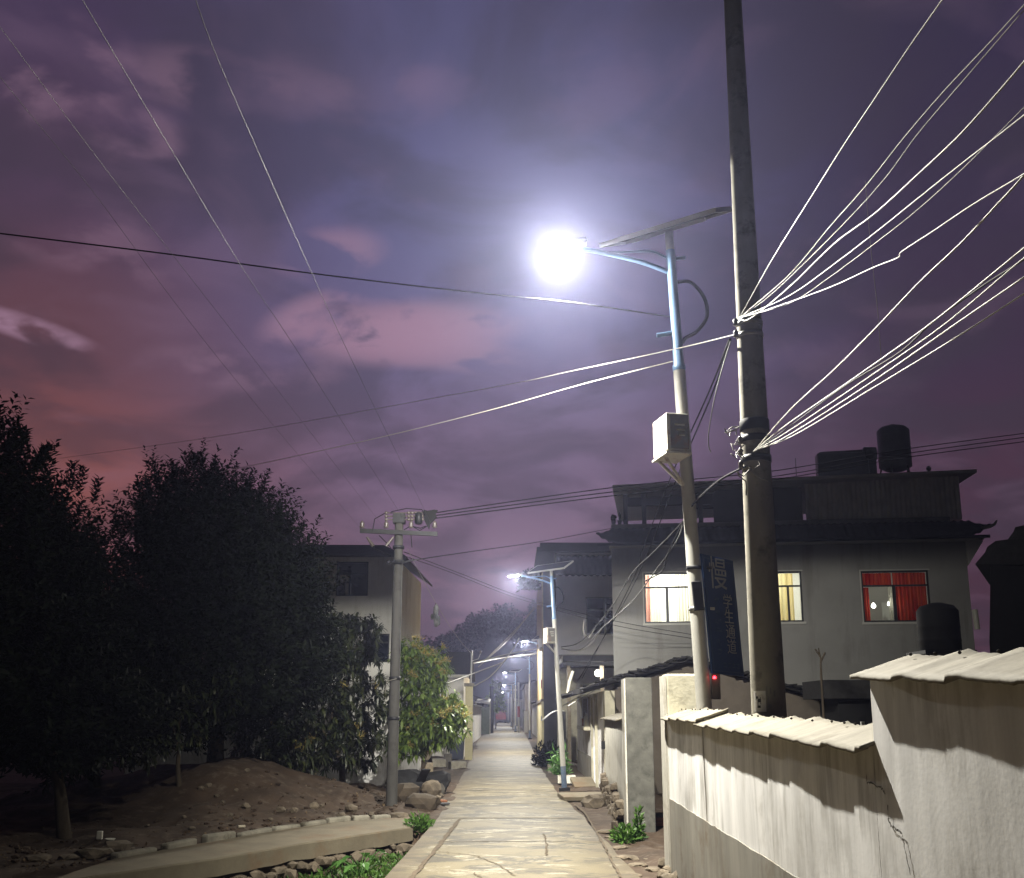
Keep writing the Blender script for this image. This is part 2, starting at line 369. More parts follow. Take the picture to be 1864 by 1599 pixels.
M['sign_edge'] = mat('sign_border', (0.05, 0.10, 0.21), 0.5, 0.1)
M['sign_white'] = mat('sign_lettering', (0.42, 0.43, 0.45), 0.6, 0.05)
M['red_led'] = emit('red_indicator', (1.0, 0.03, 0.05), 8.0)
M['bulb'] = emit('bulb', (1.0, 0.95, 0.82), 14.0)
M['door'] = mat('brown_door', (0.16, 0.125, 0.105), 0.6, 0.25, 4)
M['paper'] = mat('weathered_paper', (0.58, 0.56, 0.52), 0.9, 0.12, 9, dirt=(0.30, 0.28, 0.25), dscale=12)
M['ink'] = mat('black_ink', (0.05, 0.05, 0.05), 0.9)
M['yellow'] = mat('ochre_tile_wall', (0.50, 0.38, 0.19), 0.7, 0.2, 2.0, dirt=(0.36, 0.26, 0.13), dscale=1.5)
M['yellow2'] = mat('pale_yellow_base', (0.62, 0.56, 0.34), 0.8, 0.15, 2.0)
M['slate'] = mat('dark_slate_wall', (0.055, 0.055, 0.058), 0.85, 0.3, 1.5)
M['red_paper'] = mat('red_notice', (0.36, 0.03, 0.03), 0.8, 0.15)
M['blue_plate'] = mat('blue_number_plate', (0.05, 0.12, 0.38), 0.6, 0.1)
M['bark'] = mat('bark', (0.07, 0.055, 0.038), 0.95, 0.45, 8, 0.8, 24, stretch=(1, 1, 0.3))
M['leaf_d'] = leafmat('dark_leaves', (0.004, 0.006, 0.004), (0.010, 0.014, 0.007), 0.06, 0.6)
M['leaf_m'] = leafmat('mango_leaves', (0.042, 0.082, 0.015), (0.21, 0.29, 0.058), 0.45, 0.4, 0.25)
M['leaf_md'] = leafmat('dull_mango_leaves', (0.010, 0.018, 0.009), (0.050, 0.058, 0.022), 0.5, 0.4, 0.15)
M['blossom'] = leafmat('mango_blossom', (0.30, 0.22, 0.07), (0.52, 0.44, 0.16), 0.2, 0.7, 0.3)
M['grass'] = leafmat('ditch_weeds', (0.030, 0.075, 0.012), (0.10, 0.20, 0.035), 0.3, 0.5, 0.3)
M['taro'] = leafmat('broad_leaves', (0.035, 0.10, 0.02), (0.10, 0.22, 0.05), 0.4, 0.4, 0.3)
M['wood_far'] = leafmat('hill_foliage', (0.004, 0.006, 0.006), (0.012, 0.015, 0.013))
M['litter'] = leafmat('dry_leaves', (0.05, 0.03, 0.015), (0.16, 0.11, 0.06), 0.2, 0.8)
M['hill'] = mat('hill_ground', (0.02, 0.025, 0.02), 0.95)
M['tarp'] = mat('white_tarp', (0.62, 0.60, 0.55), 0.6, 0.15, 3, 0.3)
M['tarp_g'] = mat('green_tarp', (0.14, 0.17, 0.13), 0.7, 0.35, 4, 0.3)
M['redpaint'] = mat('red_truck_paint', (0.10, 0.007, 0.009), 0.4, 0.1)
M['rubber'] = mat('rubber', (0.02, 0.02, 0.02), 0.8, 0.2)
M['white_pl'] = mat('white_plastic', (0.66, 0.64, 0.56), 0.4, 0.08)
M['basin'] = mat('cream_basin', (0.56, 0.50, 0.38), 0.4, 0.1)
M['plank'] = mat('weathered_plank', (0.30, 0.25, 0.18), 0.85, 0.4, 4, 0.4, 20, stretch=(4, 0.5, 4))
M['sack'] = mat('dark_sack', (0.035, 0.035, 0.037), 0.8, 0.5, 5, 0.4, 14)
M['brick'] = mat('red_brick', (0.26, 0.11, 0.06), 0.9, 0.35, 8, 0.4, 20)
M['bluebox'] = mat('blue_plastic', (0.10, 0.20, 0.40), 0.5, 0.15)
M['navy'] = mat('navy_metal', (0.02, 0.028, 0.055), 0.5, 0.2)
M['bag'] = mat('torn_plastic_bag', (0.02, 0.022, 0.024), 0.5, 0.7, 6, sharp=0.2, col2=(0.10, 0.10, 0.10))

# road: worn concrete slabs, joints across every few metres, a darker filled joint along the left strip
def roadmat():
    m = bpy.data.materials.new('road_concrete'); m.use_nodes = True; n, l = m.node_tree.nodes, m.node_tree.links
    b = n['Principled BSDF']; b.inputs['Roughness'].default_value = 0.7; b.inputs['Specular IOR Level'].default_value = 0.3
    t = n.new('ShaderNodeTexCoord')
    def nz(scale, st, det=8, ro=0.65, dist=0.0):
        mp = n.new('ShaderNodeMapping'); mp.inputs['Scale'].default_value = st; l.new(t.outputs['Object'], mp.inputs[0])
        k = n.new('ShaderNodeTexNoise'); k.inputs['Scale'].default_value = scale; k.inputs['Detail'].default_value = det; k.inputs['Roughness'].default_value = ro
        k.inputs['Distortion'].default_value = dist
        l.new(mp.outputs[0], k.inputs['Vector']); return k.outputs[0]
    def ramp(v, a, b_, ca, cb):
        r = n.new('ShaderNodeValToRGB'); r.color_ramp.elements[0].position = a; r.color_ramp.elements[1].position = b_
        r.color_ramp.elements[0].color = ca; r.color_ramp.elements[1].color = cb; l.new(v, r.inputs[0]); return r.outputs[0]
    def mix(f, a, c):
        x = n.new('ShaderNodeMix'); x.data_type = 'RGBA'
        if isinstance(f, float): x.inputs[0].default_value = f
        else: l.new(f, x.inputs[0])
        l.new(a, x.inputs[6])
        if isinstance(c, tuple): x.inputs[7].default_value = c
        else: l.new(c, x.inputs[7])
        return x.outputs[2]
    base = ramp(nz(0.55, (1, 1, 1)), 0.35, 0.65, (0.102, 0.082, 0.042, 1), (0.140, 0.114, 0.062, 1))
    patch = ramp(nz(1.1, (0.8, 1.3, 1), 10, 0.74, 0.8), 0.49, 0.55, (0, 0, 0, 1), (1, 1, 1, 1))
    col = mix(patch, base, (0.050, 0.041, 0.025, 1))
    worn = ramp(nz(1.9, (0.7, 1.4, 1), 11, 0.78, 0.5), 0.545, 0.59, (0, 0, 0, 1), (1, 1, 1, 1))
    col = mix(worn, col, (0.235, 0.208, 0.145, 1))
    sxy = n.new('ShaderNodeSeparateXYZ'); l.new(t.outputs['Object'], sxy.inputs[0])
    ax = n.new('ShaderNodeMath'); ax.operation = 'ABSOLUTE'; l.new(sxy.outputs[0], ax.inputs[0])
    ad = n.new('ShaderNodeMath'); ad.operation = 'MULTIPLY_ADD'; l.new(nz(1.7, (1, 1, 1), 9, .75), ad.inputs[0]); ad.inputs[1].default_value = 1.7; l.new(ax.outputs[0], ad.inputs[2])
    soil = ramp(ad.outputs[0], 0.0, 1.0, (0, 0, 0, 1), (1, 1, 1, 1))
    mr = n.new('ShaderNodeMapRange'); l.new(ad.outputs[0], mr.inputs[0]); mr.inputs[1].default_value = 1.75; mr.inputs[2].default_value = 2.2; mr.inputs[4].default_value = .8
    col = mix(mr.outputs[0], col, (0.085, 0.064, 0.040, 1))
    grit = ramp(nz(60, (1, 1, 1), 3), 0.3, 0.7, (0.82, 0.82, 0.82, 1), (1.08, 1.08, 1.08, 1))
    x = n.new('ShaderNodeMix'); x.data_type = 'RGBA'; x.blend_type = 'MULTIPLY'; x.inputs[0].default_value = 1.0; l.new(col, x.inputs[6]); l.new(grit, x.inputs[7]); col = x.outputs[2]
    l.new(col, b.inputs['Base Color'])
    bp = n.new('ShaderNodeBump'); bp.inputs['Strength'].default_value = 0.35; bp.inputs['Distance'].default_value = 0.012
    l.new(nz(16, (1, 1, 1)), bp.inputs['Height']); l.new(bp.outputs[0], b.inputs['Normal'])
    return m
M['road'] = roadmat()
M['joint'] = mat('road_joint', (0.10, 0.075, 0.05), 0.95, 0.4, 8)

# ------------------------------------------------------------------ ground, road, path
LEFT = [(700, 1599), (748, 1545), (798, 1488), (826, 1440), (850, 1396), (868, 1352), (880, 1332), (893, 1316.5)]
RIGHT = [(1165, 1599), (1108, 1537), (1058, 1484), (1012, 1440), (984, 1397), (968, 1360), (955, 1335), (938, 1316.5)]
lw = [G(*p) for p in LEFT]; rw = [G(*p) for p in RIGHT]
lw = [Vector((lw[0].x - 0.02, -4, 0))] + lw; rw = [Vector((rw[0].x, -4, 0))] + rw
def xat(lst, y):
    if y <= lst[0].y: return lst[0].x
    for a, b in zip(lst, lst[1:]):
        if y <= b.y: return a.x + (b.x - a.x) * (y - a.y) / (b.y - a.y)
    return lst[-1].x
ys = list(np.arange(-4, 60, 0.5)) + list(np.arange(60, 235, 5.0))
rb = MB()
rows = []
for y in ys:
    a, b = xat(lw, y), xat(rw, y)
    jl = 0.025 * mnoise.noise(Vector((0, y * 0.7, 0))); jr = 0.05 * mnoise.noise(Vector((5, y * 0.8, 0)))
    rows.append([Vector((a + jl, y, -0.16)), Vector((a + jl, y, 0.0)), Vector(((2 * a + b) / 3, y, 0.012)), Vector(((a + 2 * b) / 3, y, 0.012)), Vector((b + jr, y, 0.0)), Vector((b + jr, y, -0.1))])
rb.grid(rows)
struct(rb.build('road', M['road']))
# sunk joints and cracks of the road, thin strips a few mm proud
jb = MB()
def ribbon(mb, pts, w, z=0.017):
    pts = [Vector((p[0], p[1], 0)) for p in pts]; rows = []
    for i, p in enumerate(pts):
        t = (pts[min(i + 1, len(pts) - 1)] - pts[max(i - 1, 0)]).normalized(); s = Vector((-t.y, t.x, 0))
        ww = w * (0.6 + 0.8 * rnd.random())
        rows.append([p + s * ww / 2 + Vector((0, 0, z)), p - s * ww / 2 + Vector((0, 0, z))])
    mb.grid(rows)
def pxline(pp, n=24, j=0.02):
    w = [G(*p) for p in pp]; out = []
    for a, b in zip(w, w[1:]):
        for i in range(n):
            q = a.lerp(b, i / n); out.append((q.x + rnd.uniform(-j, j), q.y + rnd.uniform(-j, j)))
    out.append((w[-1].x, w[-1].y)); return out
ribbon(jb, pxline([(742, 1610), (790, 1552), (838, 1492)], 20, 0.012), 0.055)
ribbon(jb, pxline([(1136, 1610), (1098, 1540), (1064, 1480), (1044, 1464)], 20, 0.012), 0.03)
for a, b, w in (((800, 1491), (1060, 1491), 0.05), ((803, 1534), (1092, 1534), 0.03), ((820, 1464), (1040, 1465), 0.03), ((838, 1440), (1010, 1441), 0.04), ((853, 1405), (990, 1406), 0.05), ((866, 1372), (975, 1373), 0.06)):
    ribbon(jb, pxline([a, b], 24, 0.012), w)
ribbon(jb, pxline([(788, 1551), (868, 1560), (905, 1576), (938, 1597)], 10, 0.03), 0.016)
ribbon(jb, pxline([(818, 1587), (860, 1591), (880, 1602)], 10, 0.03), 0.016)
ribbon(jb, pxline([(990, 1520), (996, 1545), (994, 1560)], 10, 0.02), 0.02)
struct(jb.build('road_joints', M['joint']))

pf = [G(40, 1625), G(150, 1599), G(400, 1563), G(560, 1535), G(650, 1522), G(752, 1506)]     # front edge of the side path
pk = [G(-120, 1600), G(65, 1588), G(320, 1543), G(500, 1512), G(615, 1496), G(735, 1487)]   # its back edge
def pline(lst, x):
    if x <= lst[0].x: 
        a, b = lst[0], lst[1]; return a.y + (b.y - a.y) * (x - a.x) / (b.x - a.x)
    for a, b in zip(lst, lst[1:]):
        if x <= b.x: return a.y + (b.y - a.y) * (x - a.x) / (b.x - a.x)
    return lst[-1].y
def hgt(x, y):
    h = -0.045
    xl = xat(lw, y)
    if y < 60 and x < xl + 0.1:
        fy = pline(pf, x)
        if y < fy + 0.15 and y < 19.5:      # ditch below the path
            h = -0.40 + 0.06 * mnoise.noise(Vector((x * 1.3, y * 1.3, 0)))
            k = min(1, max(0, (y - 17.4) / 1.6)); h += 0.25 * k
        else:
            by = pline(pk, x)
            d = y - by
            if d > 0:
                s = min(1, d / 1.2)
                m = 0.68 * math.exp(-((x + 5.15) / 1.35) ** 2 - ((y - 20.2) / 2.6) ** 2)
                m += 0.55 * math.exp(-((x + 7.4) / 2.2) ** 2 - ((y - 21.5) / 2.6) ** 2)
                m += 0.22 * math.exp(-((x + 3.4) / 1.3) ** 2 - ((y - 20.5) / 1.8) ** 2)
                m += 0.16 * mnoise.noise(Vector((x * 0.8, y * 0.8, 3))) + 0.07 * mnoise.noise(Vector((x * 3, y * 3, 1))) + 0.02 * mnoise.noise(Vector((x * 9, y * 9, 1)))
                h = -0.02 + m * s
    elif x > 0 and y < 40:
        h = -0.03 + 0.03 * mnoise.noise(Vector((x * 4, y * 2.5, 7)))
        if x > 1.65: h = 0.0
    return h
gx = list(np.arange(-900, -60, 60)) + list(np.arange(-60, -12, 3)) + list(np.arange(-12, -1.0, 0.14)) + list(np.arange(-1.0, 1.0, 0.5)) + list(np.arange(1.0, 2.4, 0.12)) + list(np.arange(2.4, 12, 1.6)) + list(np.arange(12, 60, 6)) + list(np.arange(60, 901, 60))
gy = list(np.arange(-40, 8, 4)) + list(np.arange(8, 27, 0.16)) + list(np.arange(27, 60, 1.5)) + list(np.arange(60, 240, 12)) + list(np.arange(240, 1600, 80))
gb = MB(); gb.grid([[Vector((x, y, hgt(x, y))) for x in gx] for y in gy], True)
struct(gb.build('ground', M['earth']))

pb = MB()
top, bot = [], []
N = 60
for i in range(N + 1):
    x = pf[0].x + (pf[-1].x - pf[0].x) * i / N
    fy = pline(pf, x); ky = pline(pk, x) - 0.02
    j = 0.02 * mnoise.noise(Vector((x * 3, 0, 0)))
    top.append([Vector((x, fy + j, -0.20 + 0.03 * mnoise.noise(Vector((x * 5, 9, 0))))), Vector((x, fy + j, -0.01)), Vector((x, fy + 0.02 + j, 0.01)), Vector((x, (fy + ky) / 2, 0.02)), Vector((x, ky, 0.0)), Vector((x, ky, -0.2))])
pb.grid(top)
pb.grid([[r[0], r[0] + Vector((0, 0.3, 0))] for r in top])
struct(pb.build('path', M['path']))
# kerb course of old concrete at the back of the path
kb = MB()
for i in range(9):
    a = 0.30 + i * 0.073
    x0 = pk[0].x + (pk[-1].x - pk[0].x) * a; x1 = pk[0].x + (pk[-1].x - pk[0].x) * (a + 0.066)
    p0 = Vector((x0, pline(pk, x0), 0)); p1 = Vector((x1, pline(pk, x1), 0))
    mid = (p0 + p1) / 2; ang = math.atan2(p1.y - p0.y, p1.x - p0.x)
    kb.box((mid.x, mid.y + 0.06, 0.0 + rnd.uniform(-0.03, 0.03)), ((p1 - p0).length * rnd.uniform(.8, 1.02), 0.13, 0.14), Matrix.Rotation(ang + rnd.uniform(-0.06, 0.06), 3, 'Z') @ Matrix.Rotation(rnd.uniform(-.03, .03), 3, 'Y'))
struct(kb.build('kerb', M['oldconc'], bevel=0.03))

def leafquad(vs, fs, p, d, n, L, wd, bend=0.0):
    s = d.cross(n)
    if s.length < 1e-4: return
    s.normalize(); b = len(vs)
    m = p + d * (L * 0.45) + n * (bend * L * 0.12); t = p + d * L - Vector((0, 0, bend * L * 0.35))
    vs += [p, m + s * wd / 2, t, m - s * wd / 2]; fs.append((b, b + 1, b + 2, b + 3))
# ------------------------------------------------------------------ stones
def stone(px, py, sz, label, m='stone', z=None, seed=None, name='stone', flat=0.6, group=None, g=None, rot=None):
    p = G(px, py) if g is None else Vector(g)
    gz = hgt(p.x, p.y) if z is None else z
    p = Vector((p.x, p.y, gz))
    mb = MB(); sd = seed if seed is not None else rnd.random() * 50
    mb.rock((p.x, p.y, gz + sz * flat * 0.55), (sz, sz * 0.75, sz * flat), sd, rnd.uniform(0, 3) if rot is None else rot)
    o = mb.build(name, M[m]); tag(o, label, 'stone', group); return o
def sits(px, py):   # a point of the bank seen at this pixel
    d = ray(px, py); o = Vector((0, 0, CAMH)); t = 8.0
    while t < 40:
        q = o + d * t
        if q.z <= hgt(q.x, q.y): return q
        t += 0.05
    return o + d * 20
stone(748, 1473, 0.30, 'large brown boulder at the road edge lying beside the electric pole foot', m='rockbrown', g=G(770, 1476), flat=0.55, seed=3.3, rot=0.1, name='boulder')
stone(735, 1455, 0.30, 'tall brown boulder standing right behind the electric pole foot', m='rockbrown', g=G(738, 1466), flat=0.75, seed=8.1, name='boulder')
stone(695, 1480, 0.2, 'low flat stone slab at the left foot of the electric pole', g=G(727, 1487), flat=0.3, seed=5.1)
for (x, y, s) in ((447, 1472, .12), (510, 1478, .11), (536, 1479, .1), (571, 1472, .15), (586, 1470, .07), (418, 1487, .08), (492, 1494, .06), (405, 1463, .07), (430, 1440, .06),
                  (366, 1438, .09), (380, 1433, .09), (395, 1451, .06), (335, 1490, .06), (640, 1478, .16), (622, 1489, .12), (675, 1486, .1), (700, 1490, .1), (450, 1405, .08), (350, 1510, .06), (268, 1505, .05)):
    q = sits(x, y)
    tag(stone(0, 0, s * 0.8, 'small pale stone lying on the brown earth bank behind the path', g=q, z=q.z), group='stones on the earth bank')
for (x, y, s) in ((70, 1568, .15), (125, 1565, .12), (165, 1560, .2), (192, 1556, .14), (215, 1550, .24)):
    q = G(x, y)
    tag(stone(0, 0, s, 'flat grey stone in the row edging the dark end of the path', g=q, z=0.0, flat=0.35), group='stones edging the path')
cb = MB()
for i in range(420):
    x = rnd.uniform(-8.5, -2.0); y = pline(pk, x) + abs(rnd.gauss(0, 2.2)) + .1
    s_ = rnd.uniform(.012, .05)
    cb.rock((x, y, hgt(x, y) + s_ * .1), (s_ * 1.3, s_, s_ * .7), i * .37, rnd.random() * 3, 1)
tag(cb.build('earth_clods', M['earth']), 'brown clods of earth strewn over the bank behind the path', 'soil', kind='stuff')
lv, lf = [], []
for i in range(1500):
    x = rnd.uniform(-8.5, -2.0); y = pline(pk, x) + abs(rnd.gauss(0, 2.6)) + .05
    leafquad(lv, lf, Vector((x, y, hgt(x, y) + .012)), Vector((rnd.uniform(-1, 1), rnd.uniform(-1, 1), rnd.uniform(0, .35))).normalized(), Vector((0, 0, 1)), rnd.uniform(.03, .09), .03, .2)
tag(MB().add(lv, lf).build('leaf_litter', M['litter']), 'dry fallen leaves scattered over the earth bank', 'leaves', kind='stuff')
# rubble footing under the path front
rb2 = MB()
for i in range(46):
    x = pf[1].x + (pf[-1].x - pf[1].x) * (i + rnd.random() * .6) / 46
    y = pline(pf, x) - 0.02
    s = rnd.uniform(0.05, 0.11)
    rb2.rock((x, y, -0.29 + rnd.uniform(-.05, .05)), (s * 1.5, s, s * .8), i * 1.7, rnd.random() * 3, 1)
tag(rb2.build('rubble', M['stone']), 'rubble stones packed under the front face of the path', 'rubble', kind='stuff')

# ------------------------------------------------------------------ leaf builders
def rv():
    while True:
        v = Vector((rnd.uniform(-1, 1), rnd.uniform(-1, 1), rnd.uniform(-1, 1)))
        if 0.05 < v.length < 1: return v.normalized()
def limbs(base, tops, r0, name_parent):
    mb = MB()
    base = Vector(base)
    mid = base.lerp(sum((Vector(t) for t in tops), Vector()) / len(tops), 0.4)
    mb.tube([base - Vector((0, 0, 0.2)), base.lerp(mid, 0.5) + Vector((rnd.uniform(-.06, .06), rnd.uniform(-.06, .06), 0)), mid], [r0 * 1.15, r0 * .85, r0 * .7], 9)
    for t in tops:
        t = Vector(t); a = mid.lerp(t, 0.5) + rv() * 0.15
        mb.tube([mid - (mid - base).normalized() * 0.05, a, t], [r0 * .5, r0 * .32, r0 * .1], 6)
    return mb.build('trunk', M['bark'], name_parent)
def shoot_tree(name, label, base, blobs, nsh, leaf=(0.11, 0.045), m='leaf_d', up=0.8, r0=0.11, slen=(0.35, 0.75), nl=16, cat='tree', spikes=()):
    base = Vector(base); th = thing(name, label, cat, base)
    vs, fs = [], []
    tot = sum(b[1][0] * b[1][2] for b in blobs)
    for (c, rad) in blobs:
        c = Vector(c); n = int(nsh * rad[0] * rad[2] / tot)
        for k in range(n):
            d = rv(); q = 0.55 + 0.45 * rnd.random() ** 0.5
            lump = 1 + 0.42 * mnoise.noise(d * 2.6 + c)
            p = c + Vector((d.x * rad[0], d.y * rad[1], d.z * rad[2])) * q * lump
            if p.z < base.z + 0.15: continue
            dr = (d * 0.55 + Vector((0, 0, up)) + rv() * 0.45).normalized()
            L = rnd.uniform(*slen)
            shoot(vs, fs, p, dr, L, nl, leaf)
    for (c, rad) in blobs[:max(2, len(blobs) // 2 + 1)]:
        for k in range(int(16 * rad[0] * rad[1] + 8)):
            a = rnd.random() * 6.283; e = rnd.uniform(.35, 1.4); d = Vector((math.cos(a) * math.cos(e), math.sin(a) * math.cos(e), math.sin(e)))
            p = Vector(c) + Vector((d.x * rad[0], d.y * rad[1], d.z * rad[2])) * .95
            dr = (Vector((d.x * .5, d.y * .5, 1.0)) + rv() * .2).normalized(); L = rnd.uniform(.5, 1.0)
            for j in range(2): shoot(vs, fs, p + rv() * .05, (dr + rv() * .1).normalized(), L, int(nl * 1.8), (leaf[0] * .85, leaf[1] * .9))
    for (p, dr, L) in spikes:
        for j in range(3): shoot(vs, fs, Vector(p) + rv() * 0.05, (Vector(dr) + rv() * 0.12).normalized(), L, int(nl * 1.7), leaf)
    mb = MB(); mb.add(vs, fs); cr = mb.build('crown', M[m], th)
    limbs(base, [Vector(b[0]) + Vector((0, 0, b[1][2] * 0.4)) for b in blobs], r0, th)
    return th
def shoot(vs, fs, p, dr, L, nl, leaf):
    sd = rv(); side = dr.cross(sd)
    if side.length < 1e-3: return
    side.normalize(); ph = rnd.random() * 6
    for i in range(nl):
        f = (i + 0.5) / nl; q = p + dr * (L * f)
        a = ph + i * 2.4
        o = (side * math.cos(a) + dr.cross(side) * math.sin(a))
        d = (dr * 0.55 + o * 0.85 + rv() * 0.25).normalized(); nn = (dr - d * dr.dot(d))
        if nn.length < 1e-3: continue
        leafquad(vs, fs, q, d, nn.normalized(), leaf[0] * rnd.uniform(.7, 1.25), leaf[1] * rnd.uniform(.8, 1.2), rnd.uniform(0, .5))
def whorl_tree(name, label, base, blobs, nw, m='leaf_m', leaf=(0.2, 0.045), r0=0.06, panicles=0, nleaf=13, hang=0.75):
    base = Vector(base); th = thing(name, label, 'tree', base); vs, fs = [], []; pv, pfc = [], []
    tot = sum(b[1][0] * b[1][2] for b in blobs); ends = []
    for (c, rad) in blobs:
        c = Vector(c)
        for k in range(int(nw * rad[0] * rad[2] / tot)):
            d = rv(); q = 0.45 + 0.55 * rnd.random() ** 0.6
            p = c + Vector((d.x * rad[0], d.y * rad[1], d.z * rad[2])) * q * (1 + .25 * mnoise.noise(d * 2.5 + c))
            if p.z < base.z + 0.15: continue
            ax = (d * 0.7 + Vector((0, 0, .5)) + rv() * .3).normalized()
            if q > 0.8: ends.append((p, ax, d))
            for i in range(nleaf):
                o = rv(); dl = (ax * 0.35 + o * 0.9 - Vector((0, 0, hang * rnd.random()))).normalized()
                L = leaf[0] * rnd.uniform(.65, 1.2); w = leaf[1] * rnd.uniform(.8, 1.2)
                s = dl.cross(Vector((0, 0, 1)))
                if s.length < 1e-3: continue
                s.normalize(); b = len(vs); dn = Vector((0, 0, -1))
                m1 = p + dl * (L * .35); m2 = p + dl * (L * .7) + dn * (L * .12); t = p + dl * (L * .95) + dn * (L * .3)
                vs += [p, m1 + s * w / 2, m2 + s * w / 2 * .8, t, m2 - s * w / 2 * .8, m1 - s * w / 2]
                fs += [(b, b + 1, b + 5), (b + 1, b + 2, b + 4, b + 5), (b + 2, b + 3, b + 4)]
    mb = MB(); mb.add(vs, fs); mb.build('crown', M[m], th)
    ends.sort(key=lambda e: -(e[2].x * .5 - e[2].y * .6 + e[2].z * .5) + rnd.random() * .5)
    for (p, ax, d) in ends[:panicles]:
        for j in range(9):
            dr = (ax * 1.1 + rv() * .8).normalized(); L = rnd.uniform(.10, .22)
            for i in range(9):
                leafquad(pv, pfc, p + dr * (L * i / 9), (dr + rv() * .9).normalized(), rv(), .045 * (1.2 - i / 12), .02)
    if pv: MB().add(pv, pfc).build('blossoms', M['blossom'], th)
    limbs(base, [Vector(b[0]) + Vector((0, 0, b[1][2] * .3)) for b in blobs], r0, th)
    return th

def blob(px, py, Y, rx, rz, ry=None):
    return (P(px, py, Y), (rx, ry or rx, rz))

# ------------------------------------------------------------------ trees on the left
A0 = G(122, 1524)
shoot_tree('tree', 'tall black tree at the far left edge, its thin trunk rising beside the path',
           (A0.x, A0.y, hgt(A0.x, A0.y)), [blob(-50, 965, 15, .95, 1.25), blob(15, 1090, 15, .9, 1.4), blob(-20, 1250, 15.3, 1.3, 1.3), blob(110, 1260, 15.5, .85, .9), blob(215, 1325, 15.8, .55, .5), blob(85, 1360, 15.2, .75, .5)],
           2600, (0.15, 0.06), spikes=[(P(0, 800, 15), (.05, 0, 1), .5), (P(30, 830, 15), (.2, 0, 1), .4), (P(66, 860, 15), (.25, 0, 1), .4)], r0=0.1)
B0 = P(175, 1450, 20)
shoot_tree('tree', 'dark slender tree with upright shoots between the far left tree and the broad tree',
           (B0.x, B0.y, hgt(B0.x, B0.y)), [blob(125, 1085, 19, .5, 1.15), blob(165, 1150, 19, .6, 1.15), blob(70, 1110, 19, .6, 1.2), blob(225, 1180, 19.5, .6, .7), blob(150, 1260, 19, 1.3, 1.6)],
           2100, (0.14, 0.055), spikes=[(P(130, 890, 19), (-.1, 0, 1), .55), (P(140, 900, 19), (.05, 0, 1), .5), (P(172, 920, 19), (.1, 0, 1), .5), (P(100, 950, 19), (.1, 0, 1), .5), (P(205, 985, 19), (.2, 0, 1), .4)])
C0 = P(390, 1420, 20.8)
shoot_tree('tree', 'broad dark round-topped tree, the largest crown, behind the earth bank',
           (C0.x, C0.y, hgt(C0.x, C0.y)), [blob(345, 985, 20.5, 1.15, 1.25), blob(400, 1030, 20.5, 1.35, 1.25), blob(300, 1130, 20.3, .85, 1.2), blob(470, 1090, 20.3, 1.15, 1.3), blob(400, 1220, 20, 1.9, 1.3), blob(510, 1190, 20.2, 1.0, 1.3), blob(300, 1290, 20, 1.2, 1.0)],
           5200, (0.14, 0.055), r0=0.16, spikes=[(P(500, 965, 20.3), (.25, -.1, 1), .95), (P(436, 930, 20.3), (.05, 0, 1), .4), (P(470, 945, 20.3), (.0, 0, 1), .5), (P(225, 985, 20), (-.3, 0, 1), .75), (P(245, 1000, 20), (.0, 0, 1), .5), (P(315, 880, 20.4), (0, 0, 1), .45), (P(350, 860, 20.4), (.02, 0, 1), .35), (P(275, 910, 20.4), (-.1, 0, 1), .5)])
K0 = P(330, 1420, 18.6)
whorl_tree('sapling', 'low dark sapling with hanging leaves growing on the earth bank', (K0.x, K0.y, hgt(K0.x, K0.y)),
           [blob(330, 1290, 18.6, .6, .6), blob(400, 1260, 18.8, .5, .5), blob(250, 1350, 18.0, .55, .4), blob(300, 1210, 18.6, .5, .5)], 240, 'leaf_md', (.2, .05), .05)
D0 = P(625, 1425, 22)
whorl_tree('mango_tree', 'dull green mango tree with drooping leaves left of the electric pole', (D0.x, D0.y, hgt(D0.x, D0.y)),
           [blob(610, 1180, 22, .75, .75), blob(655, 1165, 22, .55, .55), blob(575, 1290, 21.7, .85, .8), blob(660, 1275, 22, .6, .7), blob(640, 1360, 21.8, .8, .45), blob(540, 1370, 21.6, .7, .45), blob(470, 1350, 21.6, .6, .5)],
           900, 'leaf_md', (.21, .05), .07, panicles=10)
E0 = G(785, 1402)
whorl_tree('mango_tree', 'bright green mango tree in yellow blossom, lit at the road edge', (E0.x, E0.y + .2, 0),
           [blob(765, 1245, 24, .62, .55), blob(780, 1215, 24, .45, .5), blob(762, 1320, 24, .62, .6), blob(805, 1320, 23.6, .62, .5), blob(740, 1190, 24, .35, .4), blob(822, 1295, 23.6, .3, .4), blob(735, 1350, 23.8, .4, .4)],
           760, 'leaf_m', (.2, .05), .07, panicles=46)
# hillside far behind
hb = MB(); hp = []
prof = [(700, 1225), (760, 1205), (800, 1190), (840, 1172), (870, 1152), (905, 1142), (940, 1140), (980, 1130), (1030, 1125), (1100, 1150)]
rows = []
for Y, k in ((255, 0.0), (285, 0.7), (310, 1.0), (360, 0.9), (420, 0.0)):
    rows.append([Vector((P(a, b, 310).x, Y, max(-1, P(a, b, 310).z * k - 2 * (k < .1)))) for a, b in prof])
hb.grid(rows, True); struct(hb.build('hill', M['hill']))
vs, fs = [], []
for i in range(120):
    t = rnd.uniform(0, 1); px = 690 + 400 * t
    pyb = np.interp(px, [a for a, b in prof], [b for a, b in prof]); Y = rnd.uniform(285, 318); k = np.interp(Y, [255, 285, 310], [0, .7, 1.0])
    q = P(px, pyb, 310); c = Vector((q.x, Y, q.z * k)); s = rnd.uniform(2.2, 4.2)
    for j in range(230):
        d = rv(); p = c + Vector((d.x * s * .7, d.y * s * .7, s * .75 + d.z * s)) * 1.0
        leafquad(vs, fs, p, rv(), rv(), rnd.uniform(.5, 1.0), .6)
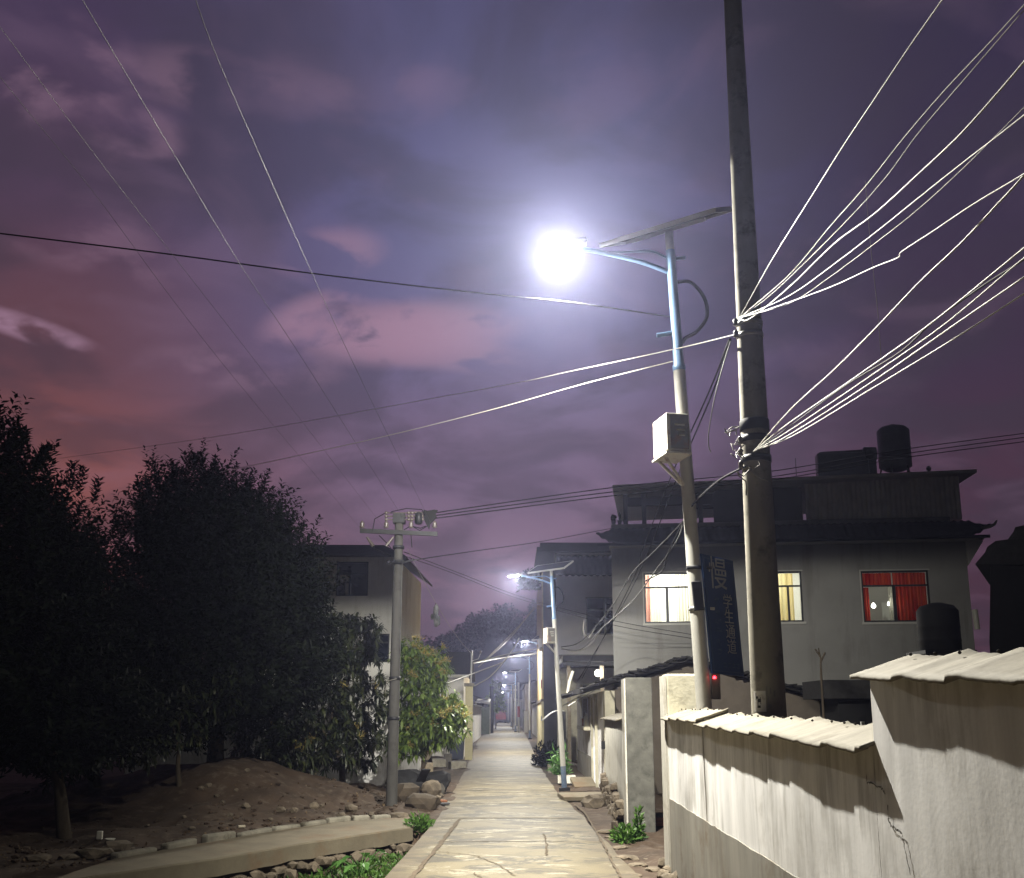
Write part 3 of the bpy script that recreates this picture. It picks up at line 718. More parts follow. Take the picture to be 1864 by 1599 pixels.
tag(MB().add(vs, fs).build('hillside_wood', M['wood_far']), 'dark wood covering the far hill beyond the street end', 'wood', kind='stuff')
T0 = P(797, 1200, 62)
ct = thing('conifer', 'small pointed dark conifer rising behind the low tiled house', 'tree', (T0.x, T0.y, 0))
vs, fs = [], []
for i in range(900):
    f = rnd.random() ** .7; z = 1.5 + 4.2 * (1 - f); a = rnd.random() * 6.28; r = f * 1.0 * (.6 + .4 * rnd.random())
    leafquad(vs, fs, Vector((T0.x + r * math.cos(a), T0.y + r * math.sin(a), z)), Vector((math.cos(a), math.sin(a), -.2)).normalized(), rv(), .28, .12)
MB().add(vs, fs).build('crown', M['wood_far'], ct)
MB().tube([(T0.x, T0.y, -.1), (T0.x, T0.y, 5.2)], [.12, .03], 6).build('trunk', M['bark'], ct)
T1 = P(902, 1300, 120)
shoot_tree('tree', 'small green tree lit by a lamp near the far end of the street', (T1.x, T1.y, 0), [((T1.x, T1.y, 3.2), (.75, .7, 1.5))], 90, (.3, .14), 'leaf_m', r0=.08)

# ditch vegetation
vs, fs = [], []
for i in range(5200):
    x = rnd.uniform(-4.6, -1.3); y = rnd.uniform(10.6, 17.6)
    if y > pline(pf, x) - .12 or x > xat(lw, y) - .08: continue
    h = hgt(x, y); p = Vector((x, y, h))
    for j in range(3):
        d = Vector((rnd.uniform(-.7, .7), rnd.uniform(-.7, .7), rnd.uniform(.2, 1))).normalized()
        leafquad(vs, fs, p + rv() * .03, d, rv(), rnd.uniform(.04, .11), .03, .3)
tag(MB().add(vs, fs).build('grass', M['grass']), 'low green weeds carpeting the ditch beside the road', 'grass', kind='stuff')
def broadplant(name, label, base, n, L, m, spread=.5):
    base = Vector(base); th = thing(name, label, 'plant', base); vs, fs = [], []; stm = MB()
    for i in range(n):
        a = rnd.random() * 6.28; r = spread * (.3 + .7 * rnd.random()); tip = base + Vector((r * math.cos(a), r * math.sin(a), L * rnd.uniform(.6, 1.7)))
        stm.tube([base, base.lerp(tip, .6) + Vector((0, 0, .04)), tip], .006, 5)
        d = Vector((math.cos(a), math.sin(a), -.25)).normalized(); s = Vector((-math.sin(a), math.cos(a), 0)); k = L * rnd.uniform(.7, 1.1)
        b = len(vs)
        vs += [tip, tip + s * k * .42 - d * k * .15, tip + d * k * .4 + s * k * .34, tip + d * k * .9 - Vector((0, 0, .05)), tip + d * k * .4 - s * k * .34, tip - s * k * .42 - d * k * .15]
        fs += [(b, b + 1, b + 2), (b, b + 2, b + 3), (b, b + 3, b + 4), (b, b + 4, b + 5)]
    MB().add(vs, fs).build('leaves', M[m], th); stm.build('stems', M[m], th); return th
q = G(655, 1590, -.35); broadplant('taro_plant', 'broad-leaved green plant standing in the ditch by the road edge', (q.x, q.y, hgt(q.x, q.y)), 13, .19, 'taro', .42)
def bush(name, label, base, r, n, m='grass', L=.09):
    base = Vector(base); vs, fs = [], []
    for i in range(n):
        d = rv(); d.z = abs(d.z); p = base + Vector((d.x * r[0], d.y * r[1], d.z * r[2])) * rnd.random() ** .5
        leafquad(vs, fs, p, (d + rv() * .6).normalized(), rv(), L * rnd.uniform(.6, 1.3), L * .45)
    o = MB().add(vs, fs).build(name, M[m]); return tag(o, label, 'plant')
q = G(770, 1502); bush('weed_clump', 'clump of green weeds hanging over the end of the path', (q.x - .05, q.y - .1, -.1), (.24, .3, .26), 420)
q = G(1140, 1530); bush('weed_clump', 'green weeds at the foot of the grey gate pillar', (q.x, q.y, -.02), (.2, .25, .2), 420)
q = G(1163, 1530); bush('weed_spike', 'upright dark green weed against the grey gate pillar front', (q.x, q.y, 0), (.05, .05, .45), 140)

# ------------------------------------------------------------------ right boundary wall
WX, TH = 1.72, 0.16
def zc(Y, seg):      # height of the cap's lower edge along the wall
    if seg == 0: return 1.645 - 0.005 * (11.6 - Y)
    if seg == 1: return 1.60 - (9.3 - Y) * 0.0165
    return 1.875 - (5.05 - Y) * 0.042
YE, YS, YC = 11.62, 9.45, 5.02
wall = thing('boundary_wall', 'plastered grey-white boundary wall with grey base and tiled top, beside the road', 'wall', (WX, 8, 0))
b = MB()
def wpan(mb, y0, y1, s, n):
    rows = []
    for i in range(n + 1):
        y = y0 + (y1 - y0) * i / n
        r = []
        for k in range(15):
            z = -0.1 + (zc(y, s) + .02 + .1) * k / 14
            r.append(Vector((WX + 0.012 * mnoise.noise(Vector((0, y * 1.1, z * 1.3))) + .004 * mnoise.noise(Vector((3, y * 6, z * 6))), y, z)))
        rows.append(r)
    mb.grid([list(reversed(r)) for r in rows], True)
    zt0_, zt1_ = rows[0][-1].z, rows[-1][-1].z
    a_, b_ = WX + .02, WX + TH
    mb.hexa([(a_, y1, -.1), (b_, y1, -.1), (b_, y0, -.1), (a_, y0, -.1), (a_, y1, zt1_), (b_, y1, zt1_), (b_, y0, zt0_), (a_, y0, zt0_)])
    for rr2 in (rows[0], rows[-1]): mb.grid([rr2, [Vector((WX + .03, q.y, q.z)) for q in rr2]])
wpan(b, YE, YS + .03, 0, 20); wpan(b, YS - .03, YC, 1, 40)
b.build('wall_panel', M['plaster'], wall)
b = MB(); b.bb(WX + .004, WX + TH - .01, YS - .03, YS + .03, -.1, 1.66); b.build('wall_joint', M['dado'], wall)
b = MB(); wpan(b, YC - .006, -1.5, 2, 60); b.build('tall_wall_panel', M['plaster'], wall)
# dado: grey cement skirting with a wavering top edge, 6 mm proud
b = MB(); rows = []
for i in range(91):
    y = YE - .002 + (2.0 - YE) * i / 90; zt = .80 - (YE - y) * 0.012 + .012 * mnoise.noise(Vector((y * 2, 0, 0))) + .008 * mnoise.noise(Vector((y * 9, 0, 0)))
    rows.append([Vector((WX - .008 + .012 * mnoise.noise(Vector((0, y * 1.1, z * 1.3))), y, z)) for z in (-.1, .2, .5, zt)])
b.slab(rows, (.012, 0, 0)); b.build('dado', M['dado'], wall)
# end face return
b = MB(); b.bb(WX - .005, WX + TH, YE, YE + .05, -.1, 1.70); b.build('end_pier', M['plaster2'], wall)
def cap(y0, y1, s, name, parent, wx=WX, thk=TH, zf=None, per=.56, over=.068):
    mb = MB(); n = max(4, int((y0 - y1) / .02)); rows = []
    zf = zf or (lambda y: zc(y, s))
    for i in range(n + 1):
        y = y0 + (y1 - y0) * i / n; u = ((y0 - y) / per) % 1.0; tile_i = int((y0 - y) / per)
        hump = .011 * (.5 + 1.2 * abs(mnoise.noise(Vector((tile_i * 2.3, 7, s))))) * math.exp(-((u - .20) / .10) ** 2) + .020 * (1 - u) * (1 if (tile_i * 7) % 3 else .5)
        jz = .012 * mnoise.noise(Vector((tile_i * 3.7, s, 0))); jx = .02 * mnoise.noise(Vector((tile_i * 5.1, s, 4)))
        r = []
        for k in range(6):
            f = k / 5; x = wx - over + jx * .5 + (thk + over + .07) * f
            r.append(Vector((x, y, zf(y) + jz + f * .095 + hump * (.85 + .3 * f) + .004 * mnoise.noise(Vector((x * 20, y * 20, 0))))))
        rows.append(r)
    mb.slab(rows, (0, 0, -.018), True)
    return mb.build(name, M['tile'], parent)
cap(YE + .06, YS - .02, 0, 'cap_tiles', wall); cap(YS + .12, YC - .02, 1, 'cap_tiles', wall); cap(YC + .07, -1.0, 2, 'cap_tiles', wall)
nb_ = MB()
for (ya, yb, s_) in ((YE, YS, 0), (YS, YC, 1), (YC, 0, 2)):
    y = ya - .12
    while y > yb: nb_.lathe([(.004, 0), (.009, .006), (.006, .012), (.001, .014)], (WX + TH + rnd.uniform(-.02, .03), y, zc(y, s_) + .10), 8); y -= .28
nb_.build('nails', M['crack'], wall)
# cracks
def crack(px_pts, w, parent):
    mb = MB(); pts = []
    for a, c in zip(px_pts, px_pts[1:]):
        p0, p1 = PX(a[0], a[1], WX - .004), PX(c[0], c[1], WX - .004)
        for i in range(8): 
            q = p0.lerp(p1, i / 8); pts.append(q + Vector((0, rnd.uniform(-.007, .007), rnd.uniform(-.007, .007))))
    rows = []
    for i, p in enumerate(pts):
        t = (pts[min(i + 1, len(pts) - 1)] - pts[max(i - 1, 0)]).normalized(); s = Vector((0, -t.z, t.y)); ww = w * rnd.uniform(.4, 1.4)
        x = WX - .004 + .012 * mnoise.noise(Vector((0, p.y * 1.1, p.z * 1.3)))
        rows.append([Vector((x - .003, p.y, p.z)) + s * ww / 2, Vector((x - .003, p.y, p.z)) - s * ww / 2])
    mb.grid(rows); return mb.build('crack', M['crack'], parent)
crack([(1579, 1412), (1581, 1424), (1600, 1431), (1611, 1438), (1615, 1444)], .008, wall)
crack([(1620, 1468), (1622, 1496), (1630, 1507), (1641, 1512), (1648, 1522), (1655, 1560), (1664, 1599)], .009, wall)
# rubble at the near end of the wall foot
for i, (x, y, s) in enumerate(((1214, 1578, .12), (1222, 1592, .10), (1208, 1596, .09), (1232, 1604, .1), (1219, 1610, .12))):
    p = G(x, y); tag(stone(0, 0, s, 'rough stone in the small heap at the boundary wall end', g=p, z=-.02, flat=.7), group='stones at the wall end')
for i, (x, y, s) in enumerate(((1175, 1548, .06), (1160, 1572, .13), (1190, 1580, .12), (1178, 1560, .05), (1198, 1562, .05), (1140, 1560, .16), (1128, 1540, .12), (1150, 1590, .12), (1100, 1512, .15), (1112, 1522, .1), (1185, 1520, .04), (1202, 1512, .07))):
    p = G(x, y); tag(stone(0, 0, s, 'flat pale stone bedded in the dirt verge right of the road', g=p, z=-.035, flat=.22), group='stones in the verge')
p = G(1198, 1506); b = MB(); b.box((p.x + .03, p.y, .05), (.2, .1, .06), .2); b.box((p.x + .05, p.y + .02, .115), (.2, .1, .06), -.1)
tag(b.build('bricks', M['brick'], bevel=.006), 'two stacked red bricks behind the grey gate pillar foot', 'brick')

# gate pillars
gp = thing('gate_pillar', 'tall bare grey cement gate pillar standing at the road verge', 'pillar', (1.92, 16, 0))
b = MB(); b.bb(1.715, 2.115, 15.75, 16.15, -.1, 2.24); b.build('shaft', M['greycem'], gp, bevel=.015)
b = MB(); b.bb(1.69, 1.713, 15.76, 16.14, -.05, 2.22); b.build('render_coat', M['plaster2'], gp)
gp = thing('gate_pillar', 'short pale cement gate pillar rising above the near end of the tiled wall', 'pillar', (1.9, 11.9, 0))
b = MB(); b.bb(WX + .01, WX + .39, YE + .055, YE + .40, -.1, 2.14)
b.build('shaft', M['creamcem'], gp, bevel=.02)
b = MB(); b.bb(WX - .02, WX + .008, YE + .06, YE + .39, -.05, 2.12); b.build('render_coat', M['plaster2'], gp)
# the far piece of wall, curving, with stone base and cap
fw = thing('garden_wall', 'curved low plastered wall on a rough stone base, beyond the grey gate pillar', 'wall', (1.85, 20, 0))
def fx(y): return 1.70 + .30 * ((y - 16.15) / 6.6) ** 1.3 + .10 * math.sin((y - 16.15) / 6.6 * math.pi)
b = MB(); rows = []
for i in range(41):
    y = 16.16 + 6.5 * i / 40; rows.append([Vector((fx(y), y, z)) for z in (-.1, .5, 1.0, 1.62)])
b.slab(rows, (.2, 0, 0), True); b.build('wall_panel', M['plaster2'], fw)
b = MB()
for i in range(150):
    y = 16.2 + 6.4 * rnd.random(); z = rnd.random(); top = .30 + .12 * math.sin(y * 2)
    s = rnd.uniform(.07, .13); b.rock((fx(y) - .02 - .06 * (1 - z), y, z * top), (s * .8, s * 1.1, s * .75), i * 1.3, rnd.random() * 3, 1)
b.build('stone_base', M['stone'], fw)
o = cap(22.6, 16.18, 0, 'cap_tiles', fw, 0, .2, lambda y: 1.60, .42, .10)
for v in o.data.vertices: v.co.x += fx(v.co.y + fw.location.y)

# ------------------------------------------------------------------ street lamps
def make_lamp():
    th = thing('street_lamp', 'x', 'street lamp', (0, 0, 0), 'solar street lamps along the road')
    H = 7.0
    MB().box((0, 0, .05), (.34, .34, .1)).build('base_plate', M['dark_steel'], th, True)
    MB().lathe([(.088, .1), (.086, .75)], (0, 0, 0), 16).build('pole_foot', M['foot_blue'], th, True)
    MB().lathe([(.084, .75), (.066, 5.4)], (0, 0, 0), 16).build('pole', M['white_steel'], th, True)
    MB().lathe([(.070, 5.38), (.072, 5.40), (.072, 5.44), (.060, 5.45), (.052, H - .20)], (0, 0, 0), 16).build('pole_top', M['blue_steel'], th, True)
    MB().lathe([(.047, H - .20), (.047, H + .03)], (0, 0, 0), 12).build('panel_post', M['galv'], th, True)
    MB().tube(spline([(-.05, 0, 6.55), (-.35, 0, 6.68), (-.75, 0, 6.80), (-1.0, 0, 6.86)], 6), .028, 10).build('arm', M['blue_steel'], th, True)
    MB().tube(spline([(-.05, 0, 6.72), (-.22, 0, 6.80), (-.5, 0, 6.80), (-.75, 0, 6.80)], 6), .014, 8).build('brace', M['blue_steel'], th, True)
    MB().tube([(.05, 0, 6.7), (.16, 0, 6.71)], .022, 8).build('spigot', M['blue_steel'], th, True)
    MB().tube([(-.04, 0, 5.82), (-.22, 0, 5.80)], .026, 10).build('stub_arm', M['blue_steel'], th, True)
    MB().tube(spline([(.04, 0, 6.42), (.2, -.02, 6.40), (.33, -.04, 6.2), (.34, -.04, 5.98), (.22, -.02, 5.82), (.1, 0, 5.76), (.055, 0, 5.70)], 6), .02, 8).build('conduit', M['wire_b'], th, True)
    b = MB(); tilt = Matrix.Rotation(R(-5), 3, 'Y')
    b.box((-1.20, 0, 6.90), (.52, .24, .05), tilt)
    for k in range(7): b.box((-1.38 + k * .06, 0, 6.935), (.012, .2, .03), tilt)
    hd = b.build('lamp_head', M['lamp_body'], th, True, bevel=.012)
    MB().box((-1.24, 0, 6.865), (.36, .19, .03), tilt).build('lens', M['lens'], hd, True, bevel=.01)
    # the solar panel, yawed toward the south, tilted
    yaw = Matrix.Rotation(R(-33), 3, 'Z') @ Matrix.Rotation(R(-24), 3, 'X').inverted()
    c = Vector((-.02, 0, H + .10)); b = MB(); m3 = yaw
    b.box(c, (1.34, .66, .02), m3); pn = b.build('solar_panel', M['panel'], th, True)
    b = MB()
    for (o_, s_) in (((0, .345, -.012), (1.40, .03, .05)), ((0, -.345, -.012), (1.40, .03, .05)), ((.685, 0, -.012), (.03, .66, .05)), ((-.685, 0, -.012), (.03, .66, .05)), ((0, 0, -.05), (.9, .04, .04))):
        b.box(c + m3 @ Vector(o_), s_, m3)
    b.build('panel_frame', M['alu'], pn, True)
    return th
def lamp_light(th, power, size=178, blend=.05):
    ld = bpy.data.lights.new('lamp_light', 'SPOT'); ld.energy = power; ld.color = (1.0, 0.96, 0.85)
    ld.spot_size = R(size); ld.spot_blend = blend; ld.shadow_soft_size = 0.05
    # street-lamp optics: light thrown along the road, less to the sides (a photometric curve of the lamp itself)
    ld.use_nodes = True; n, l = ld.node_tree.nodes, ld.node_tree.links
    t = n.new('ShaderNodeTexCoord'); sp = n.new('ShaderNodeSeparateXYZ'); l.new(t.outputs['Normal'], sp.inputs[0])
    ab = n.new('ShaderNodeMath'); ab.operation = 'ABSOLUTE'; l.new(sp.outputs[0], ab.inputs[0])
    mr = n.new('ShaderNodeMapRange'); mr.interpolation_type = 'SMOOTHSTEP'; l.new(ab.outputs[0], mr.inputs[0])
    mr.inputs[1].default_value = .20; mr.inputs[2].default_value = .66; mr.inputs[3].default_value = 1.0; mr.inputs[4].default_value = .05
    l.new(mr.outputs[0], n['Emission'].inputs['Strength'])
    lo = bpy.data.objects.new('lamp_light', ld); C.objects.link(lo); lo.parent = th; lo.location = (-1.26, 0, 6.78); return lo
def copy_thing(src):
    def cp(o, par):
        c = o.copy(); C.objects.link(c); c.parent = par
        for k in list(o.children):
            if k.type != 'LIGHT': cp(k, c)
        return c
    return cp(src, None)
LP1 = 8500.0
lamp1 = make_lamp()
lamp1['label'] = 'nearest and tallest solar street lamp, its head glaring white, beside the concrete pole'
lamp1.location = (2.03, 10.7, 0); lamp1.rotation_euler = (0, R(-2.1), 0)
lamps = []
for (X, Y, s, lean, pw, lab) in ((1.19, 24.07, .72, -3.0, 1500, 'solar street lamp with a blue foot and leaning white pole, second along the road'),
                                 (1.55, 47, .72, -1, 1500, 'street lamp behind the ochre-sided house, only its lit head and arm showing'),
                                 (1.22, 72, .82, 0, 1700, 'thin street lamp halfway down the road, past the ochre-sided house'),
                                 (.33, 101, .82, 0, 1700, 'distant street lamp on the right, just beyond the halfway one'),
                                 (-.1, 145, .82, 0, 1700, 'second farthest street lamp, small bright head above the street'),
                                 (-.7, 193, .82, 0, 1700, 'farthest street lamp, a tiny light at the end of the street')):
    c = copy_thing(lamp1); c.location = (X, Y, 0); c.scale = (s, s, s); c.rotation_euler = (0, R(lean), 0); c['label'] = lab
    lamp_light(c, pw * (2.0 if Y < 60 else 2.1)); lamps.append(c)
lamp_light(lamp1, LP1)

# white cabinet on the nearest lamp pole
def cabinet(pc, sc, label):
    bx = thing('control_cabinet', label, 'cabinet', pc); rz = Matrix.Rotation(R(12), 3, 'Z')
    def L3(x, y, z): return pc + rz @ Vector((x * sc, y * sc, z * sc))
    def Z(*a): return tuple(q * sc for q in a)
    b = MB(); b.box(L3(-.215, -.16, 0), Z(.25, .42, .40), rz); b.build('housing', M['box_white'], bx, bevel=.008 * sc)
    b = MB(); b.box(L3(-.2, -.373, .0), Z(.20, .006, .37), rz); fp = b.build('front_panel', M['box_dark'], bx)
    b = MB()
    for k in range(3): b.box(L3(-.2 + .01 * k, -.380, .075 - k * .055), Z(.11 - .02 * k, .012, .016), rz @ Matrix.Rotation(R(-30), 3, 'X'))
    b.build('louvres', M['white_pl'], fp)
    b = MB(); b.box(L3(-.215, -.16, -.225), Z(.28, .44, .02), rz); b.build('tray', M['box_white'], bx)
    for y in (-.2, 0):
        b = MB(); b.tube([L3(-.30, y, -.235), L3(-.02, y * .1, -.50)], .018 * sc, 6); b.build('bracket', M['box_white'], bx)
def on_pole(z): return Vector((2.03 - math.sin(R(2.1)) * z, 10.7, z))
cabinet(on_pole(P(1220, 800, 10.6).z), 1.0, 'rusty white metal cabinet with louvres hung on the nearest lamp pole')
z_ = P(1004, 1157, 24).z; cabinet(Vector((1.19 - math.sin(R(3)) * z_, 24.07, z_)), .8, 'small white cabinet hung on the second lamp pole, facing the road')

# sign on the lamp pole
tl, tr, br_, bl = P(1277, 1008, 10.62), P(1334, 1021, 11.02), None, P(1297, 1226, 10.62)
br_ = bl + (tr - tl)
sg = thing('road_sign', 'blue vertical sign with white characters clamped to the nearest lamp pole', 'sign', bl)
e1 = (tr - tl).normalized(); up = (tl - bl).normalized(); nn = e1.cross(up).normalized()
b = MB(); b.slab([[tl, tr], [bl, br_]], -nn * .02); b.build('panel', M['sign_blue'], sg)
b = MB(); W_, H_ = (tr - tl).length, (tl - bl).length
def S(u, v, d=.006): return tl + (tr - tl) * u + (bl - tl) * v + nn * d
def strip(mb, u0, v0, u1, v1, t):
    a, c = S(u0, v0), S(u1, v1); dr = (c - a).normalized(); sd = nn.cross(dr) * t / 2
    mb.slab([[a - sd, a + sd], [c - sd, c + sd]], nn * -.003)
for q in ((.04, .03, .96, .03), (.04, .975, .96, .975), (.93, .03, .93, .975), (.05, .03, .05, .975)): strip(b, *q, .008)
b.build('border', M['sign_edge'], sg)
def text(s, u, v, size, parent, mm, sxx=1.0):
    cu = bpy.data.curves.new('lettering', 'FONT'); cu.body = s; cu.size = size; cu.align_x = 'CENTER'; cu.align_y = 'CENTER'; cu.extrude = .0015
    o = bpy.data.objects.new('lettering', cu); C.objects.link(o); cu.materials.append(mm)
    x = e1 * sxx; y = up; z = nn
    m = Matrix(((x.x, y.x, z.x, 0), (x.y, y.y, z.y, 0), (x.z, y.z, z.z, 0), (0, 0, 0, 1)))
    m.translation = S(u, v, .005) - Vector(sg.location)
    dg = bpy.context.evaluated_depsgraph_get(); me = bpy.data.meshes.new_from_object(o.evaluated_get(dg)); bpy.data.objects.remove(o)
    o = bpy.data.objects.new('lettering', me); C.objects.link(o); me.materials.clear(); me.materials.append(mm)
    o.parent = parent; o.matrix_local = m; return o
text('慢', .45, .165, .37, sg, M['sign_white'], 1.0)
for k, ch in enumerate('学生通道'): text(ch, .68, .385 + k * .128, .165, sg, M['sign_white'], 1.15)
b = MB()
for k in range(6):
    v0 = .36 + k * .085
    for j in range(5):
        u = .20 + rnd.uniform(0, .12); v = v0 + rnd.uniform(0, .05)
        if rnd.random() < .6: strip(b, u, v, u + rnd.uniform(.05, .12), v, .007)
        else: strip(b, u + .05, v, u + .05 + rnd.uniform(-.02, .02), v + .03, .007)
for k in range(4):
    u0 = .36 + k * .14
    strip(b, u0, .905, u0 + .09, .905, .006); strip(b, u0 + .045, .895, u0 + .045, .945, .006); strip(b, u0, .935, u0 + .09, .935, .006)
b.build('small_characters', M['sign_edge'], sg)
for (px, py) in ((1262, 1032), (1268, 1107)):
    z = P(px, py, 10.6).z; c = on_pole(z); r_ = .084 - .018 * (z - .75) / 4.65
    b = MB(); b.lathe([(r_ + .004, -.02), (r_ + .008, -.018), (r_ + .008, .018), (r_ + .004, .02)], c, 16)
    b.box(c + Vector((.12, -.02, 0)), (.12, .03, .03)); b.build('clamp', M['galv'] if py > 1050 else M['dark_steel'], sg)
z = P(1278, 1085, 10.6).z; c = on_pole(z)
b = MB(); b.box(c + Vector((.0, -.1, 0)), (.10, .05, .30), Matrix.Rotation(R(-4), 3, 'Y')); b.build('junction_box', M['dark_steel'], sg, bevel=.006)
# small meter box with red light
z = P(1302, 1235, 10.6).z; c = on_pole(z)
ib = thing('meter_box', 'small dark box with a glowing red light on the nearest lamp pole', 'meter box', c + Vector((.15, 0, 0)))
b = MB(); b.box(c + Vector((.13, -.02, -.08)), (.09, .07, .26)); b.build('housing', M['brown'], ib, bevel=.006)
MB().lathe([(.006, -.014), (.016, -.012), (.018, 0), (.012, .012), (.004, .016)], c + Vector((.115, -.065, .01)), 12).build('indicator', M['red_led'], ib)

# ------------------------------------------------------------------ big concrete pole
bp = P(1398, 1300, 8.6)
pole = thing('concrete_pole', 'thick round concrete utility pole carrying many cables, behind the boundary wall', 'utility pole', (2.1, 8.6, 0))
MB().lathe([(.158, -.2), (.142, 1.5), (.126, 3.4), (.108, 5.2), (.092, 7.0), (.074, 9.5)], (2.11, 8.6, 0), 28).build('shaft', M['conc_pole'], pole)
def prad(z): return np.interp(z, [1.5, 3.4, 5.2, 7.0, 9.5], [.142, .126, .108, .092, .074])
for (py, mm, h) in ((770, 'wire_b', .05), (795, 'dark_steel', .03), (583, 'galv', .02), (605, 'galv', .02), (832, 'dark_steel', .03)):
    z = P(1370, py, 8.5).z; r_ = prad(z)
    b = MB(); b.lathe([(r_ + .002, -h), (r_ + .009, -h * .9), (r_ + .009, h * .9), (r_ + .002, h)], (2.11, 8.6, z), 28); b.build('band', M[mm], pole)
b = MB()
for (py) in (585, 606, 800, 822, 845):
    z = P(1345, py, 8.5).z; r_ = prad(z); b.lathe([(.006, -.035), (.026, -.03), (.018, -.008), (.026, .01), (.008, .035)], (2.11 - r_ - .03, 8.52, z), 10)
b.build('insulators', M['porc'], pole)
b = MB()
for k in range(9):
    p0 = P(1345 + rnd.uniform(-8, 20), rnd.uniform(770, 860), 8.42); pts = [p0]
    for j in range(5): pts.append(pts[-1] + Vector((rnd.uniform(-.07, .07), rnd.uniform(-.03, .02), rnd.uniform(-.08, .05))))
    MB().tube(pts, .006, 5).build('loose_cable', M['wire_g'], pole)
# remnant of a poster wrapped on the pole
def wrap(z0, z1, a0, a1, off=.002):
    rows = []
    for i in range(9):
        z = z0 + (z1 - z0) * i / 8
        rows.append([Vector((2.11 + (prad(z) + off) * math.cos(a0 + (a1 - a0) * j / 8), 8.6 + (prad(z) + off) * math.sin(a0 + (a1 - a0) * j / 8), z)) for j in range(9)])
    return rows
z0, z1 = P(1375, 1296, 8.5).z, P(1375, 1258, 8.5).z
pp = MB().grid(wrap(z0, z1, R(180 + 22), R(180 + 68)), True).build('paper_remnant', M['paper'], pole)
b = MB()
for (t, h, a, da) in ((.72, .03, 212, 3), (.62, .02, 214, 8), (.55, .05, 212, 3), (.45, .03, 222, 9), (.3, .05, 219, 3), (.18, .02, 218, 12), (.35, .06, 230, 2)):
    zz = z0 + (z1 - z0) * t; b.grid(wrap(zz, zz + h, R(a), R(a + da), .0045))
b.build('ink_marks', M['ink'], pole)
b = MB()
for (t, h, a, da) in ((.75, .08, 250, 5), (.2, .09, 252, 6), (.2, .03, 256, 10), (.85, .05, 262, 5), (.72, .05, 274, 6)):
    zz = z0 + (z1 - z0) * t; b.grid(wrap(zz, zz + h, R(a), R(a + da), .003))
b.build('glue_marks', M['wire_g'], pole)

# ------------------------------------------------------------------ left electric pole
lb = G(712, 1478)
lp = thing('electric_pole', 'grey concrete electric pole with a crossarm and insulators, left of the road', 'utility pole', (lb.x, lb.y, 0))
LY = lb.y
ltop = P(727, 938, LY)
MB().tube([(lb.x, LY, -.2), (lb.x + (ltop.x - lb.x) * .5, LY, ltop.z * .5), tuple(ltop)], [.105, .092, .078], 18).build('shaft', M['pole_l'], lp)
def lx(py): 
    z = P(727, py, LY).z; return Vector((lb.x + (ltop.x - lb.x) * z / ltop.z, LY, z))
a, c = P(655, 966, LY - .12), P(796, 972, LY - .12)
b = MB(); b.slab([[a + Vector((0, 0, .04)), c + Vector((0, 0, .04))], [a - Vector((0, 0, .04)), c - Vector((0, 0, .04))]], (0, .06, 0)); b.build('crossarm', M['dark_steel'], lp)
def insul(mb, p, s=1.0, up_=1): mb.lathe([(.012 * s, 0), (.05 * s, .02 * s), (.028 * s, .05 * s), (.045 * s, .07 * s), (.02 * s, .12 * s), (.008 * s, .13 * s)], p, 10)
for px in (659, 703, 748, 791):
    b = MB(); q = P(px, 962, LY - .1); insul(b, q, 1.1); b.build('insulator', M['porc'], lp)
b = MB(); q = lx(945); b.box(q, (.22, .2, .18)); b.build('top_clamp', M['dark_steel'], lp)
b = MB()
for py in (934, 940, 946):
    a_, c_ = P(700, py, LY - .05), P(776, py, LY - .05); b.tube([a_, c_], .012, 6)
    for px in (703, 744, 750, 757, 763, 769):
        p = P(px, py, LY - .05); b.lathe([(.01, -.03), (.03, -.02), (.03, .02), (.01, .03)], p, 8)
b.build('insulator_rack', M['porc'], lp)
b = MB(); p = P(762, 945, LY - .05); b.lathe([(.05, -.1), (.075, -.08), (.075, .1), (.05, .12)], p, 10); b.build('canister', M['dark_steel'], lp)
for (px, py, dx, dz) in ((668, 978, .12, -.17), (716, 978, -.13, -.17)):
    p = P(px, py, LY - .1); b = MB(); b.tube([p, p + Vector((dx, 0, dz))], [.02, .035], 8); b.build('fuse', M['porc'], lp)
for py, w in ((997, .11), (1023, .1), (1235, .105), (1308, .108)):
    q = lx(py); b = MB(); b.lathe([(w * .9, -.03), (w, -.028), (w, .028), (w * .9, .03)], q, 16); b.build('band', M['dark_steel'], lp)
b = MB(); b.tube([P(712, 1024, LY - .1), P(735, 1024, LY - .14), P(752, 1020, LY - .14)], .02, 6); b.lathe([(.02, -.03), (.045, 0), (.02, .03)], P(708, 1024, LY - .1), 8); b.build('spacer_arm', M['dark_steel'], lp)
b = MB()
for pts in ([(700, 935), (682, 945), (678, 968)], [(712, 932), (740, 926), (768, 928), (775, 940)], [(690, 975), (700, 985), (712, 998)], [(735, 965), (748, 958), (765, 962), (775, 958)], [(748, 975), (750, 997)], [(675, 988), (682, 1000), (712, 1012)], [(753, 960), (764, 966), (778, 958)]):
    b.tube([P(x, y, LY - .12) for x, y in pts], .009, 5)
b.build('jumper_cables', M['wire_b'], lp)
b = MB(); b.tube([P(722, 1236, LY - .12), P(704, 1240, LY - .12), P(701, 1262, LY - .12)], .008, 5); b.build('loose_lead', M['wire_g'], lp)
# dark torn sheet caught at the end of the rack
vs = []
poly = [(771, 928), (778, 930), (790, 928), (797, 929), (793, 936), (795, 942), (789, 948), (783, 954), (781, 964), (777, 957), (773, 949), (771, 938)]
b = MB(); b.prism([P(x, y, LY - .1) for x, y in poly], (0, .03, 0)); tag(b.build('torn_sheet', M['black']), 'black torn plastic sheet caught on the electric pole top', 'plastic sheet')

